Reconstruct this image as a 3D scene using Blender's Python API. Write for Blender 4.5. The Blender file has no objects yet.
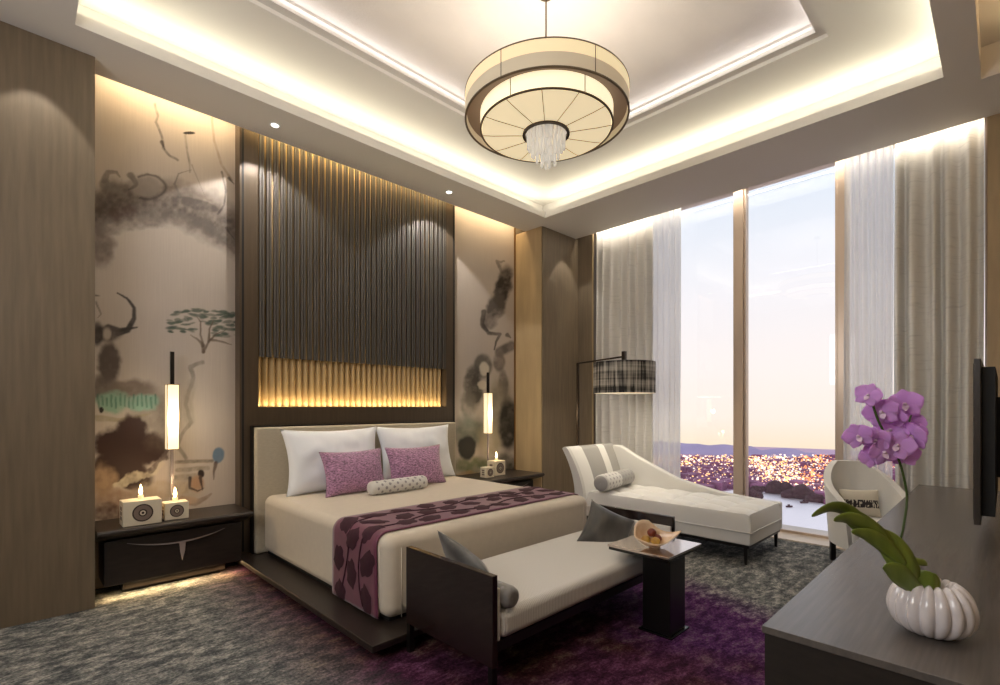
import bpy, bmesh, math, random
import numpy as np
from mathutils import Vector, Matrix, noise as mnoise
R = math.radians
PI = math.pi
random.seed(7)
scn = bpy.context.scene
COL = scn.collection

# ------------------------------------------------------------------ camera
EYE = 1.45
VX, VY, HZ = 1005.0, 10.0, 407.0
FPX = math.sqrt((VX - 500) * (500 - VY))
TH = math.atan((VX - 500) / FPX)
cam_d = bpy.data.cameras.new('camera')
cam = bpy.data.objects.new('camera', cam_d)
COL.objects.link(cam)
cam.location = (0, 0, EYE)
cam.rotation_euler = (R(90), 0, TH - R(90))
cam_d.sensor_fit = 'HORIZONTAL'
cam_d.sensor_width = 36
cam_d.lens = FPX * 36 / 1000
cam_d.shift_y = (HZ - 342.5) / 1000
cam_d.clip_start = 0.02
cam_d.clip_end = 5000
scn.camera = cam

scn.view_settings.view_transform = 'Standard'
scn.view_settings.look = 'None'
scn.view_settings.exposure = 0.0
scn.view_settings.gamma = 1.0
scn.view_settings.use_curve_mapping = False


def lin(c):
    out = []
    for v in c:
        v = v / 255.0
        out.append(v / 12.92 if v <= 0.04045 else ((v + 0.055) / 1.055) ** 2.4)
    return (out[0], out[1], out[2], 1.0)


# ------------------------------------------------------------------ world (dusk sky)
w = bpy.data.worlds.new('dusk_sky')
scn.world = w
w.use_nodes = True
nt = w.node_tree
nt.nodes.clear()
tc = nt.nodes.new('ShaderNodeTexCoord')
sx = nt.nodes.new('ShaderNodeSeparateXYZ')
nt.links.new(tc.outputs['Generated'], sx.inputs[0])
mr = nt.nodes.new('ShaderNodeMapRange')
mr.inputs['From Min'].default_value = -0.12
mr.inputs['From Max'].default_value = 0.60
nt.links.new(sx.outputs['Z'], mr.inputs['Value'])
rp = nt.nodes.new('ShaderNodeValToRGB')
cr = rp.color_ramp
cr.elements[0].position = 0.0
cr.elements[0].color = lin((246, 220, 188))
cr.elements[1].position = 1.0
cr.elements[1].color = lin((206, 216, 236))
for p, c in ((0.07, (249, 230, 204)), (0.14, (251, 238, 226)), (0.26, (251, 241, 237)), (0.44, (243, 240, 244)), (0.66, (226, 234, 246))):
    e = cr.elements.new(p)
    e.color = lin(c)
nt.links.new(mr.outputs[0], rp.inputs[0])
bg = nt.nodes.new('ShaderNodeBackground')
bg.inputs['Strength'].default_value = 1.13
nt.links.new(rp.outputs[0], bg.inputs[0])
wo = nt.nodes.new('ShaderNodeOutputWorld')
nt.links.new(bg.outputs[0], wo.inputs[0])


# ------------------------------------------------------------------ light helpers
WARM = (1.0, 0.86, 0.64)
AMBER = (1.0, 0.74, 0.36)


def area(name, loc, size, power, color=WARM, up=False, rot=None, spread=None):
    d = bpy.data.lights.new(name, 'AREA')
    d.shape = 'RECTANGLE'
    d.size, d.size_y = size
    d.energy = power
    d.color = color
    if spread:
        d.spread = R(spread)
    o = bpy.data.objects.new(name, d)
    COL.objects.link(o)
    o.location = loc
    o.rotation_euler = rot if rot else ((PI, 0, 0) if up else (0, 0, 0))
    return o


def spot(name, loc, power, cone, color=(1, .94, .86), blend=.25, rot=(0, 0, 0), radius=.02):
    d = bpy.data.lights.new(name, 'SPOT')
    d.energy = power
    d.spot_size = R(cone)
    d.spot_blend = blend
    d.shadow_soft_size = radius
    d.color = color
    o = bpy.data.objects.new(name, d)
    COL.objects.link(o)
    o.location = loc
    o.rotation_euler = rot
    return o


def point(name, loc, power, color=WARM, radius=.02):
    d = bpy.data.lights.new(name, 'POINT')
    d.energy = power
    d.color = color
    d.shadow_soft_size = radius
    o = bpy.data.objects.new(name, d)
    COL.objects.link(o)
    o.location = loc
    return o


ZS = 3.975            # soffit underside
ZU = 4.29             # upper ceiling
ZI = 4.42             # innermost ceiling panel
OX0, OX1, OY0, OY1 = 0.305, 5.09, 0.33, 4.31   # cove opening
IX0, IX1, IY0, IY1 = 0.93, 4.47, 0.95, 3.71    # innermost panel
XW = 6.06             # soffit edge at the window
XG = 6.38             # glass
YS = 4.84             # soffit edge at the headboard wall
YM = 5.05             # mural plane
YC = 4.607            # face of left timber wall
XL = -1.6             # wall behind the camera's left
YT = -0.22            # television wall

# cove LED strips lying on the hidden shelf of the ceiling recess
CP = 11.5
CCOL = (1, .94, .70)
area('cove_light_headboard', ((OX0 + OX1) / 2, OY1 + .17, 4.10), (OX1 - OX0, .12), CP, CCOL, rot=(R(180 + 42), 0, 0))
area('cove_light_television', ((OX0 + OX1) / 2, OY0 - .13, 4.10), (OX1 - OX0, .10), CP, CCOL, rot=(R(180 - 35), 0, 0))
area('cove_light_window', (OX1 + .17, (OY0 + OY1) / 2, 4.10), (.12, OY1 - OY0), CP, CCOL, rot=(0, R(180 - 42), 0))
area('cove_light_entry', (OX0 - .17, (OY0 + OY1) / 2, 4.10), (.12, OY1 - OY0), CP, CCOL, rot=(0, R(180 + 42), 0))
# added hidden fill strips round the innermost ceiling panel, to brighten it
LP_, LC_ = 1.7, (1, .96, .92)
area('ledge_fill_headboard', ((IX0 + IX1) / 2, IY1 - .025, ZU + .055), (IX1 - IX0 - .2, .03), LP_, LC_, rot=(R(180 + 55), 0, 0))
area('ledge_fill_television', ((IX0 + IX1) / 2, IY0 + .025, ZU + .055), (IX1 - IX0 - .2, .03), LP_, LC_, rot=(R(180 - 55), 0, 0))
area('ledge_fill_window', (IX1 - .025, (IY0 + IY1) / 2, ZU + .055), (.03, IY1 - IY0 - .2), LP_, LC_, rot=(0, R(180 - 55), 0))
area('ledge_fill_entry', (IX0 + .025, (IY0 + IY1) / 2, ZU + .055), (.03, IY1 - IY0 - .2), LP_, LC_, rot=(0, R(180 + 55), 0))
# LED strips in the slot above the headboard wall, above the curtains and the television wall
area('slot_light_headboard_left', (.97, 4.90, 4.14), (1.0, .04), 4.8, (1, .76, .44), rot=(R(25), 0, 0))
area('slot_light_headboard_middle', (2.77, 4.87, 4.14), (2.45, .03), 16, AMBER, rot=(R(14), 0, 0))
area('slot_light_flutes', (2.77, 4.965, 4.16), (2.2, .02), 16, AMBER)
area('slot_light_headboard_right', (4.67, 4.90, 4.14), (1.2, .04), 4.8, (1, .76, .44), rot=(R(25), 0, 0))
area('slot_light_curtain', (6.12, 2.18, 4.14), (.03, 4.1), 20, (1, .90, .74), rot=(0, R(-8), 0))
area('slot_light_television', (2.75, -.16, 4.10), (4.6, .04), 10, (1, .75, .42), up=True)
# strip under the fluted panel
area('flute_light', (2.77, 4.965, 1.458), (2.2, .02), 8, (1, .80, .46), rot=(R(180 - 8), 0, 0))
# strips under the nightstands
area('toe_light_left', (.99, 4.745, .085), (.9, .04), 4.5, (1, .70, .34), rot=(R(-20), 0, 0))
area('toe_light_right', (4.66, 4.61, .085), (1.0, .04), 5, (1, .70, .33), rot=(R(-25), 0, 0))
# ceiling downlights
DL = [(1.69, 4.587), (3.673, 4.582), (.12, 4.36), (5.75, 4.28)]
DPOW = [52, 52, 22, 22]
for (x, y), pw in zip(DL, DPOW):
    spot('downlight_or_fill', (x, y, ZS - .03), pw, 104 if pw > 30 else 60, blend=.12, rot=(R(4), 0, 0))
for (x, y) in ((5.55, 2.6), (5.45, 1.2), (2.2, .16), (.15, 2.3)):  # extra spots added as room fill, no fixtures built
    spot('downlight_or_fill', (x, y, ZS - .02), 40, 80, blend=.7)
# added soft fill on the entry side, brightening the whole room
area('entry_side_fill', (-1.45, 1.8, 2.6), (1.2, 2.4), 58, (1, .98, .97), rot=(0, R(-90), 0))


# ------------------------------------------------------------------ pixel helpers (authoring in wall coordinates)
CC, SS = math.cos(TH), math.sin(TH)


def ray(u, v):
    r = (u - 500) / FPX
    return (CC + r * SS, SS - r * CC, (HZ - v) / FPX)


def atX(u, v, X):
    d = ray(u, v)
    t = X / d[0]
    return Vector((X, t * d[1], EYE + t * d[2]))


def atD(u, v, D):
    d = ray(u, v)
    return Vector((D * d[0], D * d[1], EYE + D * d[2]))


# ------------------------------------------------------------------ materials
MATS = {}


def mat(name, col, rough=.6, metal=0, noise=0, nscale=8, stretch=(1, 1, 1), bump=0, bscale=40, bstretch=None,
        emit=None, estr=0, col2=None, trans=0, coat=0, sheen=0, spec=None, ior=None, detail=4, coord='Object'):
    if name in MATS:
        return MATS[name]
    m = bpy.data.materials.new(name)
    m.use_nodes = True
    n = m.node_tree
    b = n.nodes['Principled BSDF']
    b.inputs['Base Color'].default_value = lin(col)
    b.inputs['Roughness'].default_value = rough
    b.inputs['Metallic'].default_value = metal
    b.inputs['Coat Weight'].default_value = coat
    b.inputs['Sheen Weight'].default_value = sheen
    b.inputs['Transmission Weight'].default_value = trans
    if spec is not None:
        b.inputs['Specular IOR Level'].default_value = spec
    if ior:
        b.inputs['IOR'].default_value = ior
    if emit:
        b.inputs['Emission Color'].default_value = lin(emit)
        b.inputs['Emission Strength'].default_value = estr
    t = n.nodes.new('ShaderNodeTexCoord')

    def tex(scale, st, det):
        mp = n.nodes.new('ShaderNodeMapping')
        mp.inputs['Scale'].default_value = st
        n.links.new(t.outputs[coord], mp.inputs[0])
        nz = n.nodes.new('ShaderNodeTexNoise')
        nz.inputs['Scale'].default_value = scale
        nz.inputs['Detail'].default_value = det
        n.links.new(mp.outputs[0], nz.inputs['Vector'])
        return nz
    if noise or col2:
        nz = tex(nscale, stretch, detail)
        r = n.nodes.new('ShaderNodeValToRGB')
        r.color_ramp.elements[0].position = .3
        r.color_ramp.elements[1].position = .7
        a = lin(col2) if col2 else tuple(x * (1 - noise) for x in lin(col)[:3]) + (1,)
        r.color_ramp.elements[0].color = a
        r.color_ramp.elements[1].color = lin(col) if col2 else tuple(min(1, x * (1 + noise * .6)) for x in lin(col)[:3]) + (1,)
        n.links.new(nz.outputs['Fac'], r.inputs[0])
        n.links.new(r.outputs[0], b.inputs['Base Color'])
    if bump:
        nz = tex(bscale, bstretch or stretch, 3)
        bp = n.nodes.new('ShaderNodeBump')
        bp.inputs['Strength'].default_value = bump
        bp.inputs['Distance'].default_value = .01
        n.links.new(nz.outputs['Fac'], bp.inputs['Height'])
        n.links.new(bp.outputs[0], b.inputs['Normal'])
    MATS[name] = m
    return m


M_PAINT = mat('ceiling_paint', (226, 222, 219), .8)
M_SHIMMER = mat('shimmer_plaster', (236, 229, 225), .5, noise=.03, nscale=3, stretch=(1, 1.6, 1), bump=.25, bscale=45, bstretch=(1, 2.5, 1))
M_VENEER = mat('oak_veneer', (124, 109, 89), .45, noise=.16, nscale=7, stretch=(5, 5, .35), bump=.08, bscale=60, bstretch=(6, 6, .2))
M_VENEER2 = mat('pale_veneer', (170, 148, 114), .5, noise=.14, nscale=4, stretch=(3, 3, .4), bump=.05)
M_DARKWOOD = mat('dark_stained_oak', (44, 36, 32), .33, noise=.25, nscale=10, stretch=(1, 5, 5), bump=.06, bscale=60, bstretch=(1, 8, 8))
M_DESKTOP = mat('desk_oak', (98, 92, 88), .26, noise=.14, nscale=7, stretch=(.5, 10, 5), bump=.05, bscale=40, bstretch=(.6, 12, 5))
M_DESKSIDE = mat('desk_side_oak', (40, 33, 29), .5, noise=.22, nscale=7, stretch=(.5, 3, 10), bump=.05, bscale=40, bstretch=(.6, 6, 12))
M_ROSEWOOD = mat('rosewood', (32, 18, 17), .22, noise=.35, nscale=5, stretch=(2, 1, 3), coat=.3)
M_BLACKWOOD = mat('black_wood', (15, 13, 12), .35)
M_BRONZE = mat('brushed_bronze', (150, 118, 78), .35, metal=.85, noise=.1, nscale=10, stretch=(8, 8, .3))
M_FRAME = mat('bronzed_oak_frame', (84, 71, 57), .34, noise=.14, nscale=8, stretch=(5, 5, .3), metal=.25)
M_SLAT = mat('dark_metal_slat', (84, 79, 74), .5, metal=.2)
M_FLUTE = mat('gold_flute', (176, 148, 104), .45, metal=.3)
M_LINEN = mat('headboard_linen', (188, 178, 158), .8, noise=.08, nscale=30, stretch=(1, 1, 3), bump=.1, bscale=150)
M_SPREAD = mat('cream_bedspread', (210, 198, 180), .65, noise=.03, nscale=20, bump=.08, bscale=16, sheen=.2)
M_WHITE = mat('white_cotton', (238, 242, 250), .8, bump=.05, bscale=12)
M_PLUM = mat('plum_runner', (108, 46, 72), .55, noise=.15, nscale=14, sheen=.3)
M_LEAF = mat('plum_leaf_applique', (58, 18, 36), .8, noise=.2, nscale=30)
M_MAUVE = mat('mauve_crinkle', (182, 134, 172), .42, noise=.75, nscale=48, bump=1.0, bscale=48, sheen=.4, stretch=(1, 1, 2.2))
M_SILVER = mat('silver_dot_fabric', (214, 212, 208), .5, sheen=.2)
M_DOT = mat('grey_dot', (150, 146, 150), .5)
M_GREYB = mat('grey_bolster', (150, 146, 142), .55, col2=(118, 115, 114), nscale=20)
M_BENCH = mat('ribbed_ivory_fabric', (208, 204, 198), .6)
M_CHAISE = mat('ivory_upholstery', (220, 218, 214), .55, bump=.03, bscale=60, sheen=.3)
M_STRIPE = mat('grey_stripe', (168, 166, 163), .5)
M_STRIPEW = mat('white_stripe', (238, 237, 234), .5)
M_CHARCOAL = mat('charcoal_satin', (92, 90, 88), .3, col2=(46, 45, 45), nscale=7, stretch=(1, 1, .5), sheen=.3, bump=.3, bscale=9)
M_MIRROR = mat('polished_steel', (214, 202, 196), .10, metal=1)
M_BLACK = mat('black_gloss', (14, 13, 13), .2)
M_BLACKM = mat('black_matte', (18, 17, 17), .7)
M_STEEL = mat('dark_bronze_metal', (70, 60, 52), .3, metal=.8)
M_CERAM = mat('pearl_ceramic', (226, 220, 222), .16, coat=.6, noise=.05, nscale=40, bump=.12, bscale=25)
M_SOIL = mat('dark_soil', (28, 20, 16), .95, bump=.8, bscale=60)
M_STEM = mat('orchid_stem', (70, 92, 44), .5)
M_OLEAF = mat('orchid_leaf', (136, 152, 62), .35, col2=(84, 104, 36), nscale=3, stretch=(1, 6, 1))
M_PETAL_UNUSED = mat('orchid_petal', (206, 140, 226), .55, col2=(148, 78, 182), nscale=14, sheen=.2)
M_LIP = mat('orchid_lip', (226, 198, 222), .5)
M_CUBE = mat('ivory_lacquer', (226, 214, 190), .35)
M_CUBEDK = mat('dark_brown_ring', (58, 44, 38), .5)
M_CUBEMID = mat('taupe_ring', (134, 116, 104), .5)
M_INLAY = mat('pale_metal_inlay', (206, 192, 188), .25, metal=.6)
M_FLAME = mat('flame', (255, 220, 150), .5, emit=(255, 214, 150), estr=22)
M_WAX = mat('candle_wax', (240, 226, 200), .5, emit=(255, 200, 130), estr=.6)
M_LANTERN = mat('lantern_paper', (250, 240, 214), .6, emit=(255, 232, 184), estr=.78)
M_CHROUT = mat('chandelier_fabric', (226, 208, 168), .6, emit=(255, 234, 190), estr=.50)
M_CHRIN = mat('chandelier_inner_fabric', (250, 236, 200), .6, emit=(255, 242, 206), estr=.9)
M_CHRDISC = mat('chandelier_diffuser', (236, 220, 184), .6, emit=(255, 234, 190), estr=.62)
M_CHRPLATE = mat('chandelier_plate', (150, 128, 114), .5)
M_RIM = mat('antique_bronze_rim', (104, 88, 70), .35, metal=.6)
M_CRYSTAL = mat('crystal', (245, 243, 240), .05, trans=.6, ior=1.5, emit=(255, 248, 236), estr=.10)  # slight emission added to brighten the drops, which are no lamps
M_LED = mat('lit_lens', (255, 250, 240), .5, emit=(255, 244, 225), estr=9)
M_SHELL = mat('mother_of_pearl', (244, 222, 192), .25, col2=(222, 184, 146), nscale=12, coat=.5)
M_FRUITY = mat('yellow_fruit', (196, 162, 66), .4, col2=(160, 110, 50), nscale=20)
M_FRUITR = mat('red_fruit', (140, 66, 46), .4, col2=(90, 34, 26), nscale=20)
M_SHADEF = None
M_MULL = mat('champagne_mullion', (200, 180, 162), .28, metal=.4)
M_SILL = mat('pale_stone_sill', (206, 190, 172), .35)
M_WALLP = mat('taupe_wall', (170, 156, 136), .7)


def fabric_shade():
    m = bpy.data.materials.new('woven_black_shade')
    m.use_nodes = True
    n = m.node_tree
    b = n.nodes['Principled BSDF']
    b.inputs['Roughness'].default_value = .7
    t = n.nodes.new('ShaderNodeTexCoord')
    out = []
    for sc, st in ((34, (1, 1, .05)), (9, (.05, .05, 1.4))):
        mp = n.nodes.new('ShaderNodeMapping')
        mp.inputs['Scale'].default_value = st
        n.links.new(t.outputs['Object'], mp.inputs[0])
        nz = n.nodes.new('ShaderNodeTexNoise')
        nz.inputs['Scale'].default_value = sc
        nz.inputs['Detail'].default_value = 5
        n.links.new(mp.outputs[0], nz.inputs['Vector'])
        out.append(nz)
    mu = n.nodes.new('ShaderNodeMath')
    mu.operation = 'MULTIPLY'
    n.links.new(out[0].outputs['Fac'], mu.inputs[0])
    n.links.new(out[1].outputs['Fac'], mu.inputs[1])
    r = n.nodes.new('ShaderNodeValToRGB')
    r.color_ramp.elements[0].position = .20
    r.color_ramp.elements[0].color = lin((22, 19, 18))
    r.color_ramp.elements[1].position = .36
    r.color_ramp.elements[1].color = lin((196, 190, 180))
    n.links.new(mu.outputs[0], r.inputs[0])
    n.links.new(r.outputs[0], b.inputs['Base Color'])
    return m


M_SHADEF = fabric_shade()


def wave_bump(m, axis='X', scale=60, strength=.5, dist=.004):
    n = m.node_tree
    b = n.nodes['Principled BSDF']
    t = n.nodes.new('ShaderNodeTexCoord')
    wv = n.nodes.new('ShaderNodeTexWave')
    wv.bands_direction = axis
    wv.inputs['Scale'].default_value = scale
    n.links.new(t.outputs['Object'], wv.inputs['Vector'])
    bp = n.nodes.new('ShaderNodeBump')
    bp.inputs['Strength'].default_value = strength
    bp.inputs['Distance'].default_value = dist
    n.links.new(wv.outputs['Fac'], bp.inputs['Height'])
    n.links.new(bp.outputs[0], b.inputs['Normal'])


wave_bump(M_BENCH, 'X', 24, .45, .004)
wave_bump(M_BRONZE, 'X', 30, .05)


def drape_mat(name, col, transp, transl, tcol=None):
    m = bpy.data.materials.new(name)
    m.use_nodes = True
    n = m.node_tree
    b = n.nodes['Principled BSDF']
    o = n.nodes['Material Output']
    b.inputs['Roughness'].default_value = .75
    t = n.nodes.new('ShaderNodeTexCoord')
    mp = n.nodes.new('ShaderNodeMapping')
    mp.inputs['Scale'].default_value = (3, 3, 40)
    n.links.new(t.outputs['Object'], mp.inputs[0])
    nz = n.nodes.new('ShaderNodeTexNoise')
    nz.inputs['Scale'].default_value = 1.5
    nz.inputs['Detail'].default_value = 6
    n.links.new(mp.outputs[0], nz.inputs['Vector'])
    r = n.nodes.new('ShaderNodeValToRGB')
    r.color_ramp.elements[0].position = .25
    r.color_ramp.elements[0].color = tuple(x * .82 for x in lin(col)[:3]) + (1,)
    r.color_ramp.elements[1].position = .45
    r.color_ramp.elements[1].color = lin(col)
    n.links.new(nz.outputs['Fac'], r.inputs[0])
    n.links.new(r.outputs[0], b.inputs['Base Color'])
    tl = n.nodes.new('ShaderNodeBsdfTranslucent')
    tl.inputs[0].default_value = lin(tcol or col)
    mx = n.nodes.new('ShaderNodeMixShader')
    mx.inputs[0].default_value = transl
    n.links.new(b.outputs[0], mx.inputs[1])
    n.links.new(tl.outputs[0], mx.inputs[2])
    tr = n.nodes.new('ShaderNodeBsdfTransparent')
    mx2 = n.nodes.new('ShaderNodeMixShader')
    mx2.inputs[0].default_value = transp
    n.links.new(mx.outputs[0], mx2.inputs[1])
    n.links.new(tr.outputs[0], mx2.inputs[2])
    n.links.new(mx2.outputs[0], o.inputs[0])
    return m


M_DRAPE = drape_mat('slub_drape', (232, 229, 224), 0, .10)
M_PETAL = drape_mat('orchid_petal_translucent', (240, 190, 250), 0, .42, (236, 176, 250))
M_SHEER = drape_mat('sheer_voile', (252, 252, 252), .46, .78)


def glass_mat():
    m = bpy.data.materials.new('window_glass')
    m.use_nodes = True
    n = m.node_tree
    n.nodes.clear()
    o = n.nodes.new('ShaderNodeOutputMaterial')
    tr = n.nodes.new('ShaderNodeBsdfTransparent')
    gl = n.nodes.new('ShaderNodeBsdfGlossy')
    gl.inputs['Roughness'].default_value = .01
    fr = n.nodes.new('ShaderNodeFresnel')
    fr.inputs[0].default_value = 1.45
    mx = n.nodes.new('ShaderNodeMixShader')
    n.links.new(fr.outputs[0], mx.inputs[0])
    n.links.new(tr.outputs[0], mx.inputs[1])
    n.links.new(gl.outputs[0], mx.inputs[2])
    n.links.new(mx.outputs[0], o.inputs[0])
    return m


M_GLASS = glass_mat()


def carpet_mat():
    m = bpy.data.materials.new('patterned_carpet')
    m.use_nodes = True
    n = m.node_tree
    L = n.links
    b = n.nodes['Principled BSDF']
    b.inputs['Roughness'].default_value = .95
    b.inputs['Specular IOR Level'].default_value = .1
    t = n.nodes.new('ShaderNodeTexCoord')
    sp = n.nodes.new('ShaderNodeSeparateXYZ')
    L.new(t.outputs['Object'], sp.inputs[0])

    def nz(scale, det=5, st=(1, 1, 1), rough=.6):
        mp = n.nodes.new('ShaderNodeMapping')
        mp.inputs['Scale'].default_value = st
        L.new(t.outputs['Object'], mp.inputs[0])
        x = n.nodes.new('ShaderNodeTexNoise')
        x.inputs['Scale'].default_value = scale
        x.inputs['Detail'].default_value = det
        x.inputs['Roughness'].default_value = rough
        L.new(mp.outputs[0], x.inputs['Vector'])
        return x.outputs['Fac']

    def math2(op, a, bb):
        x = n.nodes.new('ShaderNodeMath')
        x.operation = op
        for i, v in enumerate((a, bb)):
            if isinstance(v, (int, float)):
                x.inputs[i].default_value = v
            else:
                L.new(v, x.inputs[i])
        return x.outputs[0]

    def ramp(f, stops):
        r = n.nodes.new('ShaderNodeValToRGB')
        e = r.color_ramp.elements
        e[0].position, e[0].color = stops[0][0], stops[0][1]
        e[1].position, e[1].color = stops[-1][0], stops[-1][1]
        for p, c in stops[1:-1]:
            q = e.new(p)
            q.color = c
        L.new(f, r.inputs[0])
        return r.outputs[0]

    def mix(f, a, bb, bt='MIX'):
        x = n.nodes.new('ShaderNodeMix')
        x.data_type = 'RGBA'
        x.blend_type = bt
        if isinstance(f, (int, float)):
            x.inputs[0].default_value = f
        else:
            L.new(f, x.inputs[0])
        for i, v in ((6, a), (7, bb)):
            if isinstance(v, tuple):
                x.inputs[i].default_value = v
            else:
                L.new(v, x.inputs[i])
        return x.outputs[2]
    big = nz(1.3, 4)
    mid = nz(8, 9, (.9, 1.5, 1), .8)
    fine = nz(60, 6)
    grey = ramp(mid, [(.42, lin((84, 88, 90))), (.51, lin((132, 133, 132))), (.60, lin((190, 186, 178)))])
    plum = ramp(mid, [(.42, lin((52, 26, 44))), (.51, lin((84, 42, 68))), (.61, lin((120, 74, 106)))])
    wine = ramp(mid, [(.42, lin((52, 22, 30))), (.51, lin((82, 44, 50))), (.61, lin((120, 98, 84)))])
    violet = ramp(mid, [(.42, lin((60, 28, 70))), (.51, lin((98, 50, 106))), (.62, lin((134, 104, 132)))])
    purple = mix(ramp(nz(1.7, 3), [(.44, (0, 0, 0, 1)), (.58, (1, 1, 1, 1))]), plum, wine)
    # violet band towards the chaise
    xv = math2('ADD', sp.outputs['X'], math2('MULTIPLY', math2('SUBTRACT', big, .5), 1.4))
    vb = ramp(math2('MULTIPLY', xv, .2), [(.54, (0, 0, 0, 1)), (.60, (1, 1, 1, 1))])
    purple = mix(vb, purple, violet)
    # plum field between two grey edges
    xx = math2('ADD', sp.outputs['X'], math2('MULTIPLY', math2('SUBTRACT', mid, .5), .9))
    xy = math2('ADD', xx, math2('MULTIPLY', sp.outputs['Y'], -.0))
    m1 = ramp(math2('MULTIPLY', xy, .2), [(.20, (0, 0, 0, 1)), (.30, (1, 1, 1, 1))])
    x2 = math2('ADD', xx, math2('MULTIPLY', sp.outputs['Y'], -.35))
    m2 = ramp(math2('MULTIPLY', x2, .2), [(.63, (1, 1, 1, 1)), (.71, (0, 0, 0, 1))])
    msk = mix(1.0, m1, m2, 'MULTIPLY')
    c = mix(msk, grey, purple)
    c = mix(.6, c, ramp(fine, [(.38, (.12, .12, .12, 1)), (.62, (1, 1, 1, 1))]), 'MULTIPLY')
    L.new(c, b.inputs['Base Color'])
    bp = n.nodes.new('ShaderNodeBump')
    bp.inputs['Strength'].default_value = .9
    bp.inputs['Distance'].default_value = .01
    L.new(fine, bp.inputs['Height'])
    L.new(bp.outputs[0], b.inputs['Normal'])
    return m


M_CARPET = carpet_mat()


def vcol_mat(name, rough=.6):
    m = bpy.data.materials.new(name)
    m.use_nodes = True
    n = m.node_tree
    b = n.nodes['Principled BSDF']
    b.inputs['Roughness'].default_value = rough
    a = n.nodes.new('ShaderNodeVertexColor')
    a.layer_name = 'ink'
    # silk weave
    t = n.nodes.new('ShaderNodeTexCoord')
    mp = n.nodes.new('ShaderNodeMapping')
    mp.inputs['Scale'].default_value = (60, 1, 1.5)
    n.links.new(t.outputs['Object'], mp.inputs[0])
    nz = n.nodes.new('ShaderNodeTexNoise')
    nz.inputs['Scale'].default_value = 2
    n.links.new(mp.outputs[0], nz.inputs['Vector'])
    r = n.nodes.new('ShaderNodeValToRGB')
    r.color_ramp.elements[0].color = (.86, .86, .86, 1)
    r.color_ramp.elements[1].color = (1, 1, 1, 1)
    n.links.new(nz.outputs['Fac'], r.inputs[0])
    mx = n.nodes.new('ShaderNodeMix')
    mx.data_type = 'RGBA'
    mx.blend_type = 'MULTIPLY'
    mx.inputs[0].default_value = 1
    n.links.new(a.outputs[0], mx.inputs[6])
    n.links.new(r.outputs[0], mx.inputs[7])
    n.links.new(mx.outputs[2], b.inputs['Base Color'])
    return m


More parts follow.
